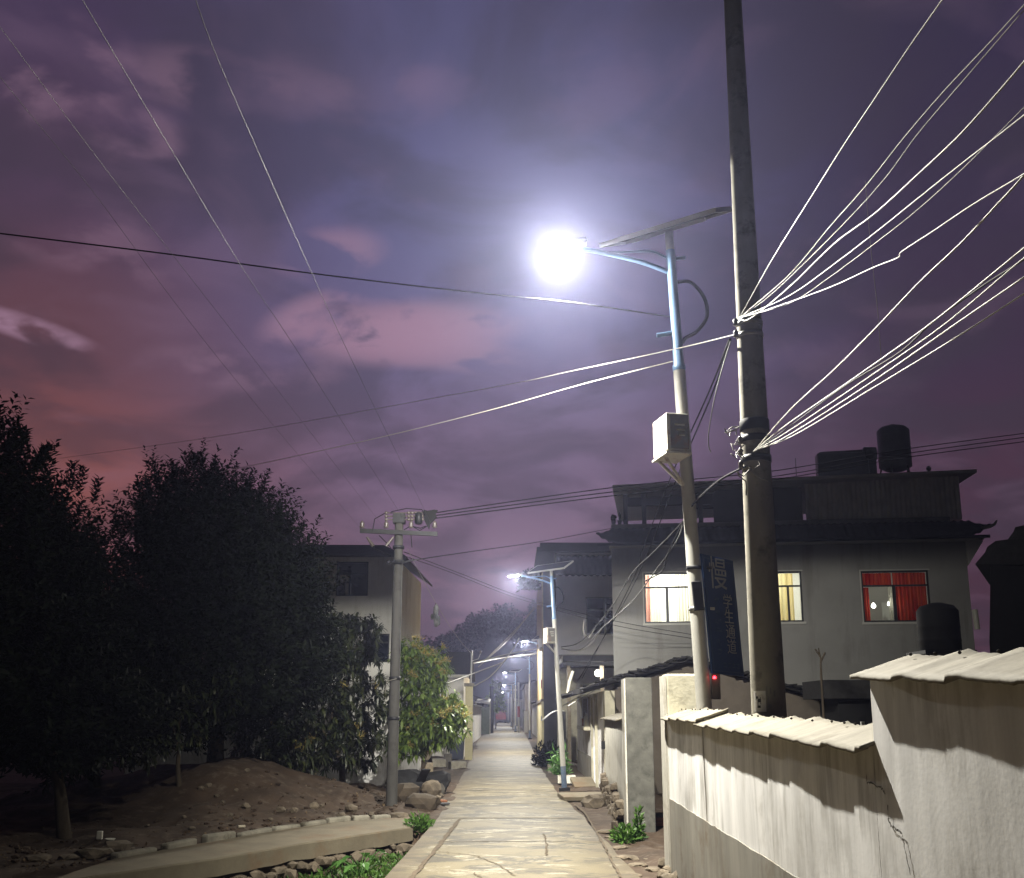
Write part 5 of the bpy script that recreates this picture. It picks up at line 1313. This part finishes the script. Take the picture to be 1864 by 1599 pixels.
g0 = G(815, 1396); b = MB(); b.bb(g0.x - .12, g0.x + .14, g0.y - .15, g0.y + .1, -.05, .42); tag(b.build('stump_block', M['rockdark'], bevel=.04), 'dark square stump between the two mossy kerb blocks', 'block')

# ------------------------------------------------------------------ rubbish heap beside the electric pole
def at(px, py, dz=0): p = G(px, py); return Vector((p.x, p.y, dz))
b = MB(); p = at(752, 1440); 
b.rock(p + Vector((-.1, 0, .18)), (.55, .4, .28), 1.2); tag(b.build('rubbish_sack', M['sack']), 'large black rubbish sack right of the electric pole', 'sack')
b = MB(); p = at(793, 1440); b.rock(p + Vector((.0, .2, .20)), (.34, .26, .26), 6.2, .5); tag(b.build('rubbish_sack', M['sack']), 'black rubbish sack at the right end of the rubbish heap', 'sack')
b = MB(); p = at(785, 1452); b.rock(p + Vector((0, 0, .15)), (.22, .16, .20), 9.4, .3); tag(b.build('rock', M['stone']), 'grey rock leaning on the rubbish heap, lit along its edge', 'stone')
b = MB(); p = at(800, 1448); b.rock(p + Vector((.02, 0, .12)), (.10, .1, .13), 2.4, .3); tag(b.build('rock', M['rockdark']), 'small dark jagged rock at the right tip of the rubbish heap', 'stone')
for i, (x, y, L_, a, t, lab) in enumerate(((768, 1443, .8, 1.9, .5, 'broken dark board leaning steeply in the rubbish heap'), (745, 1420, 1.0, .45, .2, 'pale flat board lying on top of the rubbish heap'), (764, 1424, .7, .7, .32, 'grey weathered plank slanting over the rubbish heap'))):
    p = at(x, y); b = MB(); b.box(p + Vector((0, 0, .32)), (L_, .2, .03), Matrix.Rotation(a, 3, 'Z') @ Matrix.Rotation(t, 3, 'Y')); tag(b.build('plank', M['plank'] if i else M['slate'], bevel=.004), lab, 'plank')
b = MB(); p = at(772, 1418); b.box(p + Vector((0, 0, .24)), (.42, .3, .36), .35); tag(b.build('cardboard_box', M['plank'], bevel=.02), 'dented tan carton in the rubbish heap under the cream basin', 'carton')
b = MB(); p = at(769, 1415); q = p + Vector((0, .1, .46)); b.lathe([(.16, 0), (.2, .05), (.28, .2), (.30, .21), (.29, .20), (.2, .06), (.15, .02)], q, 22)
bs = tag(b.build('basin', M['basin']), 'cream plastic basin resting on the carton beside the mango tree', 'basin')
b = MB(); b.box(q + Vector((.14, 0, .2)), (.14, .1, .05), .3); tag(b.build('red_rag', M['red_paper'], bevel=.01), 'small red rag lying in the cream basin', 'rag')
for (x, y, s) in ((783, 1456, .07), (802, 1452, .07), (796, 1458, .09), (790, 1464, .05), (808, 1460, .05), (780, 1484, .04), (776, 1462, .08)):
    p = at(x, y); tag(stone(0, 0, s, 'pale stone scattered at the front of the rubbish heap', g=p, z=0.005, flat=.7), group='stones by the rubbish heap')
b = MB(); p = at(798, 1462); b.box(p + Vector((0, 0, .03)), (.30, .2, .05), .4); tag(b.build('brick', M['brick'], bevel=.006), 'broken red brick at the front of the rubbish heap', 'brick')
b = MB(); p = at(785, 1466); b.box(p + Vector((0, 0, .03)), (.7, .24, .02), .15); tag(b.build('flat_board', M['slate'], bevel=.004), 'thin dark board lying flat before the rubbish heap', 'plank')
# litter on the bank
q = sits(181, 1529); b = MB(); b.box(q + Vector((0, 0, .06)), (.075, .05, .11)); tag(b.build('paper_cup', M['white_pl'], bevel=.008), 'white upright paper carton on the dark earth bank', 'litter')
q = sits(200, 1533); b = MB(); b.lathe([(.03, .0), (.055, .02), (.07, .045), (.065, .045), (.03, .012)], q, 14); tag(b.build('paper_bowl', M['white_pl']), 'white shallow paper bowl beside the upright paper carton', 'litter')
q = sits(440, 1507); b = MB(); b.box(q + Vector((0, 0, .02)), (.1, .06, .03), .3); tag(b.build('wrapper', M['basin'], bevel=.005), 'crumpled cream wrapper at the bank edge above the path', 'litter')

# right kerb side things
for (x, y, w, d, a, t, lab) in ((1062, 1430, .55, .75, .1, .25, 'sloping concrete slab in front of the shed door'), (1062, 1455, .95, .7, .15, .06, 'broad broken concrete slab near the blue lamp foot'), (995, 1392, .6, .9, .2, -.05, 'concrete slab bridging the gutter below the ochre house'), (1012, 1404, .5, .7, .0, .3, 'tilted slab over the gutter beyond the lamp foot')):
    p = G(x, y); b = MB(); b.box((p.x, p.y, .05), (w, d, .09), Matrix.Rotation(a, 3, 'Z') @ Matrix.Rotation(t, 3, 'X')); tag(b.build('concrete_slab', M['oldconc'] if y < 1410 else M['path'], bevel=.02), lab, 'slab')
p = G(1083, 1466); tag(stone(0, 0, .3, 'pale pointed stone where the shed slab meets the garden wall', g=p, z=-.02, flat=.5), cat='stone')
p = G(1030, 1428); pt = thing('planter', 'long cream planter trough with green plants behind the blue lamp foot', 'planter', (p.x + .02, p.y + .2, 0))
b = MB(); b.bb(p.x - .16, p.x + .22, p.y + .1, p.y + .34, 0, .02); b.bb(p.x - .19, p.x + .25, p.y + .06, p.y + .09, .02, .20); b.bb(p.x - .19, p.x + .25, p.y + .35, p.y + .38, .02, .20); b.bb(p.x - .19, p.x - .16, p.y + .091, p.y + .349, .02, .2); b.bb(p.x + .22, p.x + .25, p.y + .091, p.y + .349, .02, .2); b.bb(p.x - .159, p.x + .219, p.y + .091, p.y + .349, .021, .17); b.build('trough', M['white_pl'], pt)
vs, fs = [], []
for i in range(500):
    d = rv(); q = Vector((p.x - .12 + rnd.uniform(-.2, .2), p.y + .3 + rnd.uniform(-.15, .5), .2 + abs(d.z) * .75 * rnd.random())); leafquad(vs, fs, q, (d + Vector((0, 0, .8))).normalized(), rv(), rnd.uniform(.1, .24), .035, .4)
MB().add(vs, fs).build('foliage', M['taro'], pt)
q = G(1000, 1398); bush('shrub', 'dark shrub against the pier of the grey house', (q.x + .1, q.y + 1, 0), (.35, .5, .8), 500, 'leaf_d', .14)
q = G(983, 1395); bush('shrub', 'round dark bush at the foot of the ochre house side', (q.x + .05, q.y + .5, 0), (.3, .4, .75), 420, 'leaf_d', .14)
aw = thing('hood_awning', 'curved grey hood awning on the road side beyond the blue-footed lamp', 'awning', P(1005, 1298, 37))
b = MB(); rows = []
c = P(1004, 1312, 36.5)
for k in range(9):
    y = c.y + 1.6 * k / 8; rows.append([Vector((c.x - .30 + .75 * f, y, c.z + .02 + .34 * math.sin(f * math.pi * .62))) for f in [j / 8 for j in range(9)]])
b.slab(rows, (0, 0, -.025), True); b.build('hood', M['corr'], aw)
b = MB(); b.tube([c + Vector((.25, 0, .28)), c + Vector((.25, 0, -.2)), c + Vector((.22, 0, -1.2))], .04, 8); b.build('downpipe', M['white_pl'], aw)
b = MB(); b.bb(c.x + .30, c.x + .5, c.y + .1, c.y + 1.5, -.05, c.z + .3); b.build('back_panel', M['slate'], aw)

# ------------------------------------------------------------------ far street
st_ = thing('tarp_stall', 'roadside stall roofed with a white tarpaulin far along the left kerb', 'stall', G(882, 1340))
y0 = 90.0; p0, p1 = P(866, 1330, y0), P(892, 1330, y0)
zt_ = P(880, 1272, y0).z
b = MB(); rows = []
for i in range(9):
    f = i / 8; rows.append([Vector((p0.x + (p1.x - p0.x) * f, y0 + g * 2.5, zt_ - .12 * math.sin(f * math.pi) * (1 - g) - .6 * (1 - g) * (0.3 + .7 * abs(f - .4)) + .05 * mnoise.noise(Vector((f * 5, g * 5, 0))))) for g in (0, .33, .66, 1)])
b.slab(rows, (0, 0, -.03), True); b.build('tarpaulin', M['tarp'], st_)
b = MB(); b.bb(p0.x + .05, p1.x - .1, y0 + .5, y0 + 2.4, 0, zt_ - .7); b.build('screen', M['tarp_g'], st_)
for x in (p0.x, p1.x): MB().tube([(x, y0 - .02, 0), (x, y0 - .02, zt_ - .2)], .05, 6).build('post', M['creamcem'], st_)
b = MB(); p = P(895, 1300, 95); b.tube([(p.x, 95, 0), (p.x, 95, P(895, 1250, 95).z)], .17, 10); tag(b.build('dark_post', M['slate']), 'thick dark post beside the white tarpaulin stall', 'post')
tr_ = thing('red_truck', 'small red truck parked at the far end of the street', 'truck', (P(912, 1310, 200).x, 200, 0))
cx_ = tr_.location.x
MB().bb(cx_ - .95, cx_ + .95, 200, 203.2, .62, 1.65).build('cargo_box', M['redpaint'], tr_, bevel=.05)
MB().bb(cx_ - .85, cx_ + .85, 203.25, 204.9, .6, 2.35).build('cab', M['redpaint'], tr_, bevel=.12)
MB().bb(cx_ - .7, cx_ + .7, 199.93, 199.99, .5, .6).build('bumper', M['dark_steel'], tr_)
for x in (-.78, .78):
    for y in (200.7, 204.0): MB().tube([(cx_ + x - .12, y, .36), (cx_ + x + .12, y, .36)], .36, 14).build('wheel', M['rubber'], tr_)
    MB().bb(cx_ + x - .12, cx_ + x + .12, 199.95, 199.998, .9, 1.02).build('tail_light', M['red_paper'], tr_)
# row of walls and low houses along the far right and left kerbs
def kerb_house(name, label, x0, x1, y0, y1, h, m, roof=None, cat='house'):
    th = thing(name, label, cat, ((x0 + x1) / 2, y0, 0)); b = MB(); b.bb(x0, x1, y0, y1, -.1, h); b.build('wall', M[m], th)
    if roof:
        b = MB(); xm = (x0 + x1) / 2; b.slab([[Vector((x0 - .35, y0 - .3, h - .05)), Vector((x0 - .35, y1 + .3, h - .05))], [Vector((xm, y0 - .3, h + roof)), Vector((xm, y1 + .3, h + roof))]], (0, 0, .08)); b.slab([[Vector((xm + .002, y0 - .3, h + roof)), Vector((xm + .002, y1 + .3, h + roof))], [Vector((x1 + .35, y0 - .3, h - .05)), Vector((x1 + .35, y1 + .3, h - .05))]], (0, 0, .08)); b.build('roof', M['oldtile'], th)
        b = MB(); b.prism([Vector((x0, y0 + .02, h - .02)), Vector((x1, y0 + .02, h - .02)), Vector((xm, y0 + .02, h + roof - .05))], (0, .2, 0)); b.build('gable', M['brown'], th)
    return th
kh = kerb_house('street_house', 'low dark-roofed house on the right kerb just past the ochre-sided house', 1.75, 8, 56, 70, 2.3, 'hwall2', .9)
for k in range(4):
    b = MB(); b.bb(1.72, 1.748, 57.5 + k * 3, 58.7 + k * 3, 0, 1.9); b.build('shutter', M['door'], kh)
kerb_house('street_house', 'grey-walled house on the right kerb beyond the halfway lamp', 1.9, 9, 78, 98, 2.6, 'hwall2', 1.0)
kerb_house('gatepost', 'pale white gatepost far down the right kerb', 1.15, 1.5, 100, 100.4, 2.0, 'white_pl', cat='post')
kerb_house('street_house', 'dim two-storey house far along the right side of the street', 1.3, 9, 104, 130, 4.6, 'brown', 1.2)
kerb_house('street_house', 'dark low house far along the left kerb behind the stall', -9, -2.6, 96, 130, 2.6, 'slate', 1.0)
kerb_house('street_house', 'dark house at the left near the end of the street', -9, -2.9, 140, 180, 3.2, 'slate', 1.2)
kerb_house('street_house', 'dark house facing the very end of the street', -9, 6, 230, 240, 4.0, 'slate', 1.5)
kerb_house('street_house', 'dim walled house on the left kerb between the low house and the stall', -9, -2.4, 56, 82, 2.2, 'hwall2', .8)
kerb_house('street_house', 'last dark house on the right near the end of the street', .4, 8, 150, 215, 3.4, 'slate', 1.2)
g0 = thing('utility_pole', 'thin pale pole with a red and white base band, far right kerb', 'utility pole', (.62, 98, 0))
MB().tube([(.62, 98, 0), (.62, 98, 4.6)], .08, 8).build('shaft', M['white_steel'], g0); MB().tube([(.62, 97.9, 1.4), (.62, 97.9, 2.4)], .11, 8).build('notice', M['red_paper'], g0)
g0 = thing('utility_pole', 'faint slim pole beyond the banded pole on the right kerb', 'utility pole', (.1, 120, 0))
MB().tube([(.1, 120, 0), (.1, 120, 5)], .09, 8).build('shaft', M['conc_pole'], g0); MB().tube([(-.4, 120, 4.4), (.6, 120, 4.4)], .05, 6).build('crossarm', M['galv'], g0)

# ------------------------------------------------------------------ right dark yard
dh = thing('dark_house', 'unlit black house with a stepped tiled roof at the right edge', 'house', (P(1864, 1100, 17).x, 17, 0))
def DP(px, py, Y=17): return P(px, py, Y)
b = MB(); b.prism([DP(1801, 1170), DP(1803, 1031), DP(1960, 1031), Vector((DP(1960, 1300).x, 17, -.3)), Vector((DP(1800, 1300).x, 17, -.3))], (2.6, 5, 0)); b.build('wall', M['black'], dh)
b = MB(); b.prism([DP(1775, 1027), DP(1793, 1006), DP(1797, 996), DP(1812, 985), DP(1835, 982), DP(1960, 975), DP(1960, 1029)], (3.1, 6, .25)); b.build('roof', M['oldtile'], dh)
b = MB(); b.prism([DP(1835, 981.5), DP(1845, 968), DP(1848, 960), DP(1870, 955), DP(1960, 952), DP(1960, 974)], (2.6, 5, .2)); b.build('upper_roof', M['oldtile'], dh)
bt = thing('water_tank', 'black plastic water tank on a steel stand behind the boundary wall', 'water tank', P(1713, 1190, 14))
Yt = 14.0; c = P(1709, 1150, Yt); zt0, zt1 = P(1709, 1186, Yt).z, P(1709, 1113, Yt).z; r_ = 38 / 1866 * 13.4
MB().lathe([(r_, zt0), (r_, zt0 + .12), (r_ * 1.02, zt0 + .14), (r_, zt0 + .16), (r_, zt0 + .3), (r_ * 1.02, zt0 + .32), (r_, zt0 + .34), (r_, zt1), (r_ * .8, zt1 + .07), (r_ * .4, zt1 + .1), (r_ * .3, zt1 + .11)], (c.x, Yt, 0), 32).build('body', M['tank_black'], bt)
b = MB(); b.bb(c.x - .34, c.x + .34, Yt - .34, Yt + .34, zt0 - .05, zt0 - .002); b.build('platform', M['dark_steel'], bt)
for sx2 in (-1, 1):
    for sy in (-1, 1): MB().tube([(c.x + .3 * sx2, Yt + .3 * sy, -.1), (c.x + .3 * sx2, Yt + .3 * sy, zt0 - .051)], .025, 6).build('leg', M['dark_steel'], bt)
b = MB(); p = P(1774, 1110, 30.4); q = P(1779, 1146, 30.4); b.tube([p, q], .09, 8); tag(b.build('wall_pipe', M['white_pl']), 'short white pipe at the right corner of the white house', 'pipe')
b = MB(); b.bb(P(1500, 1245, 20).x, P(1660, 1245, 20).x, 20, 21.5, P(1500, 1238, 20).z - .35, P(1500, 1238, 20).z); tag(b.build('lean_to_roof', M['oldtile']), 'dark lean-to roof under the red-curtained window', 'shed roof')
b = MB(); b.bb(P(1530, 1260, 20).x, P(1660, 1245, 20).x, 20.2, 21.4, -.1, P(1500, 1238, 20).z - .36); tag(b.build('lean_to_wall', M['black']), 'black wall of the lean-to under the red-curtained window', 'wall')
zs1 = P(1535, 1336, 9.5).z - .06
rk = thing('storage_rack', 'dark wooden rack behind the boundary wall carrying the timber and the blue box', 'rack', (3.15, 9.6, 0))
xa, xb = P(1520, 1340, 9.5).x, P(1605, 1340, 9.5).x
b = MB(); b.bb(xa, xb, 9.38, 9.85, zs1 - .04, zs1); b.build('shelf', M['plank'], rk)
for x in (xa + .03, xb - .03):
    for y in (9.42, 9.81): MB().bb(x - .025, x + .025, y - .025, y + .025, -.05, zs1 - .041).build('leg', M['plank'], rk)
b = MB(); p = P(1535, 1328, 9.5); b.box((p.x, 9.5, zs1 + .056), (.075, .07, .11), .2); tag(b.build('blue_box', M['bluebox'], bevel=.006), 'small blue box just visible over the tiled wall', 'box')
p = P(1587, 1330, 9.65)
for k, nm in enumerate(('lowest', 'middle', 'topmost')):
    b = MB(); b.box((p.x, 9.65, zs1 + .021 + k * .044), (.14, .3, .04), .1 + .04 * k)
    tag(b.build('timber', M['plank'], bevel=.004), nm + ' sawn timber of the little stack behind the step in the boundary wall', 'timber')
b = MB(); p = P(1574, 1335, 9.4); b.bb(p.x - .015, p.x + .015, 9.425, 9.455, zs1 + .001, p.z + .10); tag(b.build('timber_post', M['galv']), 'short grey post standing beside the sawn timber stack', 'post')
b = MB()
for pts in ([(1495, 1235), (1494, 1200), (1490, 1180)], [(1494, 1205), (1502, 1188)], [(1493, 1195), (1484, 1182)]): b.tube([P(x, y, 18) for x, y in pts], [.02, .015, .01][:len(pts)], 6)
b.tube([(P(1495, 1235, 18).x, 18, -.1), P(1495, 1235, 18)], [.03, .02], 6)
tag(b.build('bare_sapling', M['bark']), 'thin bare sapling silhouetted on the white house wall', 'tree')

# ------------------------------------------------------------------ cables
def cable(pts, r, m, label, group=None, sag=0.0, name='cable', extra=()):
    if len(pts) == 2 and sag:
        a, c_ = Vector(pts[0]), Vector(pts[1]); sp = [a.lerp(c_, t / 24) - Vector((0, 0, sag * 4 * (t / 24) * (1 - t / 24))) for t in range(25)]
    else: sp = spline(pts) if len(pts) > 2 else [Vector(pts[0]).lerp(Vector(pts[1]), t / 12) for t in range(13)]
    if group in (g1, g2): r *= .66
    b = MB(); b.tube(sp, r, 6)
    for e in extra: b.tube(spline(e), r * .8, 5)
    return tag(b.build(name, M[m]), label, 'cable', group)
g2 = 'cables running right from the lower pole clamp'
g1 = 'cables fanning out from the upper pole clamp'
def pxs(lst, n=10):
    return [(q.x, q.y) for q in spline([Vector((x, y, 0)) for x, y in lst], n)]
def XW(lst, X=2.16): return [PX(x, y, X - .155) for x, y in lst]
def FAN(lst, X, p0=(1346, 579)):
    w = [PX(x, y, X) for x, y in pxs([p0] + lst)]; e = w[-1]
    t = (e - w[-3]).normalized(); return w + [e + t * k for k in (.6, 1.5, 3, 6, 11)]   # on to the next pole behind
A = Vector((2.02, 8.5, P(1340, 582, 8.5).z))
cable(FAN([(1408, 469), (1483, 349), (1535, 266), (1595, 176), (1655, 86), (1715, 0), (1790, -110)], 1.985), .006, 'wire_w', 'steepest pale cable of the upper fan, running to the top edge', g1)
cable(FAN([(1438, 499), (1510, 414), (1580, 334), (1648, 248), (1723, 161), (1794, 86), (1900, -30)], 1.985), .0042, 'wire_g', 'thin grey cable second from the top of the upper fan', g1)
cable(FAN([(1411, 530), (1528, 416), (1610, 326), (1674, 240), (1757, 143), (1880, 0)], 1.995), .0034, 'wire_g', 'hair-thin cable third from the top of the upper fan', g1)
cable(FAN([(1366, 580), (1438, 522), (1520, 443), (1595, 387), (1674, 315), (1738, 255), (1790, 199), (1864, 113), (1950, 10)], 1.985), .0068, 'wire_w', 'thick pale cable in the middle of the upper fan', g1)
cable(FAN([(1438, 538), (1520, 480), (1588, 428), (1663, 368), (1738, 308), (1864, 210), (1980, 115)], 1.985), .0048, 'wire_w', 'thin pale cable below the thick one of the upper fan', g1)
cable(FAN([(1438, 552), (1513, 503), (1588, 447), (1674, 379), (1760, 300), (1864, 196), (1960, 100)], 1.985), .003, 'wire_g', 'faintest dark cable near the bottom of the upper fan', g1)
cable(FAN([(1400, 563), (1509, 524), (1588, 488), (1635, 469), (1642, 458), (1700, 420), (1775, 370), (1864, 317), (1990, 240)], 1.97), .0048, 'wire_w', 'lowest cable of the upper fan, with a kink halfway', g1)
g2 = 'cables running right from the lower pole clamp'
B_ = Vector((2.05, 8.46, P(1366, 825, 8.5).z))
cable(FAN([(1440, 745), (1520, 672), (1595, 597), (1674, 514), (1749, 443), (1813, 375), (1864, 319), (1950, 210)], 2.030, (1372, 822)), .0068, 'wire_w', 'thick pale cable climbing from the lower clamp to meet the kinked cable', g2)
cable(FAN([(1430, 775), (1560, 685), (1700, 585), (1864, 452), (1980, 360)], 2.050, (1372, 822)), .006, 'wire_w', 'upper pale cable of the lower bundle', g2)
cable(FAN([(1430, 782), (1540, 702), (1640, 640), (1700, 585), (1790, 520), (1864, 472), (1990, 380)], 2.070, (1372, 822)), .0065, 'wire_b', 'black wavy cable within the lower bundle', g2)
cable(FAN([(1440, 782), (1580, 688), (1720, 590), (1864, 470), (1990, 370)], 2.030, (1372, 822)), .0045, 'wire_w', 'thin pale cable twisted round the black one of the lower bundle', g2)
cable(FAN([(1440, 790), (1590, 694), (1740, 590), (1864, 505), (1990, 420)], 2.060, (1372, 822)), .0055, 'wire_w', 'pale cable second from the bottom of the lower bundle', g2)
cable(FAN([(1450, 790), (1600, 700), (1740, 615), (1864, 535), (1990, 455)], 2.090, (1372, 822)), .005, 'wire_w', 'lowest pale cable of the lower bundle', g2)
g3 = 'cables crossing the road from the poles'
a1 = Vector((2.0, 8.55, P(1325, 608, 8.55).z))
cable([a1, P(1228, 636, 10.2), P(1040, 676, 13), P(850, 714, 16.5), P(400, 794, 27), P(100, 836, 36)], .0055, 'wire_p', 'upper pale cable crossing the road from the concrete pole', g3)
cable([on_pole(P(1228, 650, 10.6).z), P(1060, 700, 12), P(900, 745, 13.5), P(720, 790, 15.5), P(555, 827, 17.5), P(400, 860, 19.6)], .0055, 'wire_p', 'lower pinkish-white cable running from the nearest lamp pole to the trees', g3)
cable([P(-60, 418, 10), P(300, 462, 10.2), P(560, 497, 10.4), P(820, 528, 10.6), P(1040, 551, 10.7), on_pole(P(1225, 572, 10.6).z)], .008, 'wire_b', 'black cable crossing the upper left sky to the nearest lamp pole', g3)
g4 = 'cables running overhead from the electric pole crossarm'
def OV(lst, X):
    w = [PX(x, y, X) for x, y in lst]; e = w[-1]
    t = (e - w[-3]).normalized(); return w + [e + t * k for k in (.6, 1.5, 3, 6, 11)]
for X, p0, lst, mm, rr_, lab in ((-1.5, (791, 966), [(640, 655), (566, 494), (480, 300), (385, 80), (330, -80)], 'wire_d', .0065, 'rightmost overhead cable rising from the electric pole crossarm'),
                       (-1.95, (748, 966), [(545, 645), (436, 480), (310, 270), (150, 0), (90, -110)], 'wire_d', .0065, 'second overhead cable from the right above the dark trees'),
                       (-2.4, (703, 966), [(455, 645), (315, 465), (190, 305), (30, 90), (-80, -60)], 'wire_d', .0045, 'third overhead cable from the right above the dark trees'),
                       (-2.85, (659, 966), [(440, 705), (310, 540), (170, 350), (40, 190), (-80, 40)], 'wire_d', .0045, 'leftmost overhead cable rising from the electric pole crossarm')):
    cable([P(p0[0], p0[1], LY - .1)] + OV(pxs([p0] + lst)[4:], X), rr_ * .32, mm, lab, g4)
g5 = 'black cables running right behind the big pole'
for k, (ya, yb, yc, yd) in enumerate(((936, 886, 858, 788), (941, 894, 868, 795), (946, 901, 874, 803))):
    cable([P(776, ya, LY), P(1130, yb, 21.5), P(1405, yc, 23.5), P(1640, (yc + yd) / 2 - 4, 25), P(1920, yd - 6, 27)], .012, 'wire_b', ('top', 'middle', 'lowest')[k] + ' of the three black cables running from the electric pole toward the roof tank', g5)
cable([P(752, 1020, LY), P(860, 1004, 26), P(985, 986, 33), P(1114, 962, 38)], .012, 'wire_b', 'single black cable from the electric pole to the grey house roof')
cable([P(735, 1005, LY), P(840, 1045, 25), P(960, 1090, 28), P(1116, 1130, 29), P(1262, 1156, 30.4)], .008, 'wire_b', 'upper thin dark cable sagging from the electric pole to the white house', 'thin cables to the white house')
cable([P(735, 1012, LY), P(820, 1042, 25), P(950, 1092, 28), P(1116, 1138, 29), P(1262, 1163, 30.4)], .008, 'wire_b', 'lower thin dark cable sagging from the electric pole to the white house', 'thin cables to the white house')
# service drop: big pole -> lamp pole -> second lamp
cable([Vector((2.0, 8.5, P(1352, 848, 8.5).z)), P(1305, 878, 9.2), P(1262, 918, 10.55), P(1243, 950, 11), P(1190, 1005, 13), P(1150, 1045, 15), P(1117, 1100, 17.5), P(1080, 1146, 21), P(1050, 1172, 23), P(1022, 1178, 24)], .010, 'wire_b', 'heavy black cable drooping from the concrete pole past the nearest lamp to the second lamp', name='service_cable')
cable([P(1248, 940, 10.8), P(1232, 985, 12), P(1200, 1030, 13), P(1160, 1085, 15), P(1135, 1110, 17), P(1095, 1145, 20), P(1058, 1182, 23), P(1022, 1182, 24)], .008, 'wire_d', 'grey cable looping below the heavy black one', name='service_cable')
cable([P(1246, 945, 10.8), P(1215, 1010, 12), P(1205, 1040, 12.5), P(1175, 1058, 13.5)], .008, 'wire_b', 'short black lead ending near the lit window', name='service_cable')
cable([P(1063, 1130, 22), P(1062, 1150, 22), P(1070, 1162, 22), P(1078, 1152, 22), P(1085, 1140, 21)], .010, 'wire_p', 'white loop of cable hanging before the grey house window', name='service_cable')
cable([P(1022, 1180, 24), P(1045, 1186, 23.5), P(1072, 1176, 22.5), P(1095, 1146, 21)], .009, 'wire_p', 'lowest white cable of the loop at the second lamp', name='service_cable')
cable([P(1328, 618, 8.5), P(1290, 715, 11), P(1225, 860, 15), P(1170, 1000, 20), P(1150, 1060, 23), P(1060, 1235, 30)], .010, 'wire_b', 'left of two thin cables slanting down behind the nearest lamp pole', 'slanting cables behind the lamp pole')
cable([P(1330, 618, 8.5), P(1296, 718, 11), P(1236, 860, 15), P(1182, 1000, 20), P(1140, 1090, 25), P(1052, 1240, 30)], .010, 'wire_b', 'right of two thin cables slanting down behind the nearest lamp pole', 'slanting cables behind the lamp pole')
cable([P(1330, 622, 8.5), P(1318, 660, 8.45), P(1302, 720, 8.4), P(1291, 780, 8.4), P(1290, 810, 8.4), P(1294, 824, 8.4)], .005, 'wire_g', 'loose grey cable end dangling beside the concrete pole')
cable([P(1575, 330, 9), P(1585, 450, 9), P(1597, 560, 9), P(1604, 650, 9)], .003, 'wire_g', 'faint thread hanging between the right cable bundles')
# street cables
g6 = 'lit cables across the far street'
cable([P(798, 1250, 34), P(862, 1226, 40), P(916, 1206, 41)], .022, 'wire_w', 'lit cable from the mango tree up to the cable joint', g6)
cable([P(864, 1249, 40), P(892, 1232, 40.5), P(916, 1206, 41), P(935, 1180, 42), P(945, 1162, 43)], .022, 'wire_w', 'lit cable sagging from the cream pillar and rising to the third lamp', g6)
cable([P(862, 1207, 40), P(925, 1191, 41), P(988, 1179, 42.9)], .024, 'wire_w', 'lit straight cable from the pillar rod to the ochre house', g6)
cable([P(862, 1208, 40), P(915, 1198, 46), P(975, 1190, 50)], .016, 'wire_w', 'thin lit cable beneath the straight one across the far street', g6)
cable([P(870, 1215, 42), P(930, 1160, 46), P(965, 1115, 50), P(985, 1085, 51.5)], .02, 'wire_g', 'grey cable rising steeply to the upper ochre house wall', g6)
cable([P(880, 1205, 44), P(940, 1145, 48), P(985, 1095, 51.5)], .02, 'wire_g', 'second grey cable rising to the upper ochre house wall', g6)
p_a, p_b = P(742, 1000, LY), Vector((-1.5, 40, P(862, 1192, 40).z))
cable([p_a, p_b], .006, 'wire_g', 'thin cable from the electric pole to the rod of the cream pillar', sag=.25)
# plastic bag hung on it
t = 0.30; q = None
for i in range(1, 100):
    t = i / 100; pp_ = p_a.lerp(p_b, t) - Vector((0, 0, .25 * 4 * t * (1 - t)))
    rel = pp_ - Vector((0, 0, CAMH)); dpt = rel.y * CP + rel.z * SP; sxp = CX + F_PX * rel.x / dpt
    if sxp >= 793: q = pp_; break
b = MB(); b.rock(q + Vector((0, 0, -.20)), (.07, .05, .17), 3.9, .4); b.rock(q + Vector((.03, 0, -.42)), (.10, .06, .16), 7.7, 1.0); b.rock(q + Vector((-.06, 0, -.33)), (.06, .04, .07), 1.7); b.tube([q, q + Vector((0, 0, -.1))], .012, 5)
tag(b.build('plastic_bag', M['bag']), 'torn dark plastic bag hanging from a thin cable against the sky', 'plastic bag')

# ------------------------------------------------------------------ added haze volume, standing in for lens glare round the lamps
HZ = bpy.data.materials.new('glare_haze'); HZ.use_nodes = True
hn, hl = HZ.node_tree.nodes, HZ.node_tree.links
hn.remove(hn['Principled BSDF'])
pv_ = hn.new('ShaderNodeVolumePrincipled'); pv_.inputs['Color'].default_value = (0.60, 0.64, 1.0, 1); pv_.inputs['Density'].default_value = 0.0008; pv_.inputs['Anisotropy'].default_value = 0.84
hl.new(pv_.outputs[0], hn['Material Output'].inputs['Volume'])
b = MB(); b.bb(-40, 40, -8, 440, -2.2, 32)
hz = b.build('haze', HZ); tag(hz, 'thin haze added to stand in for lens glare around the street lamps', 'haze', kind='stuff')
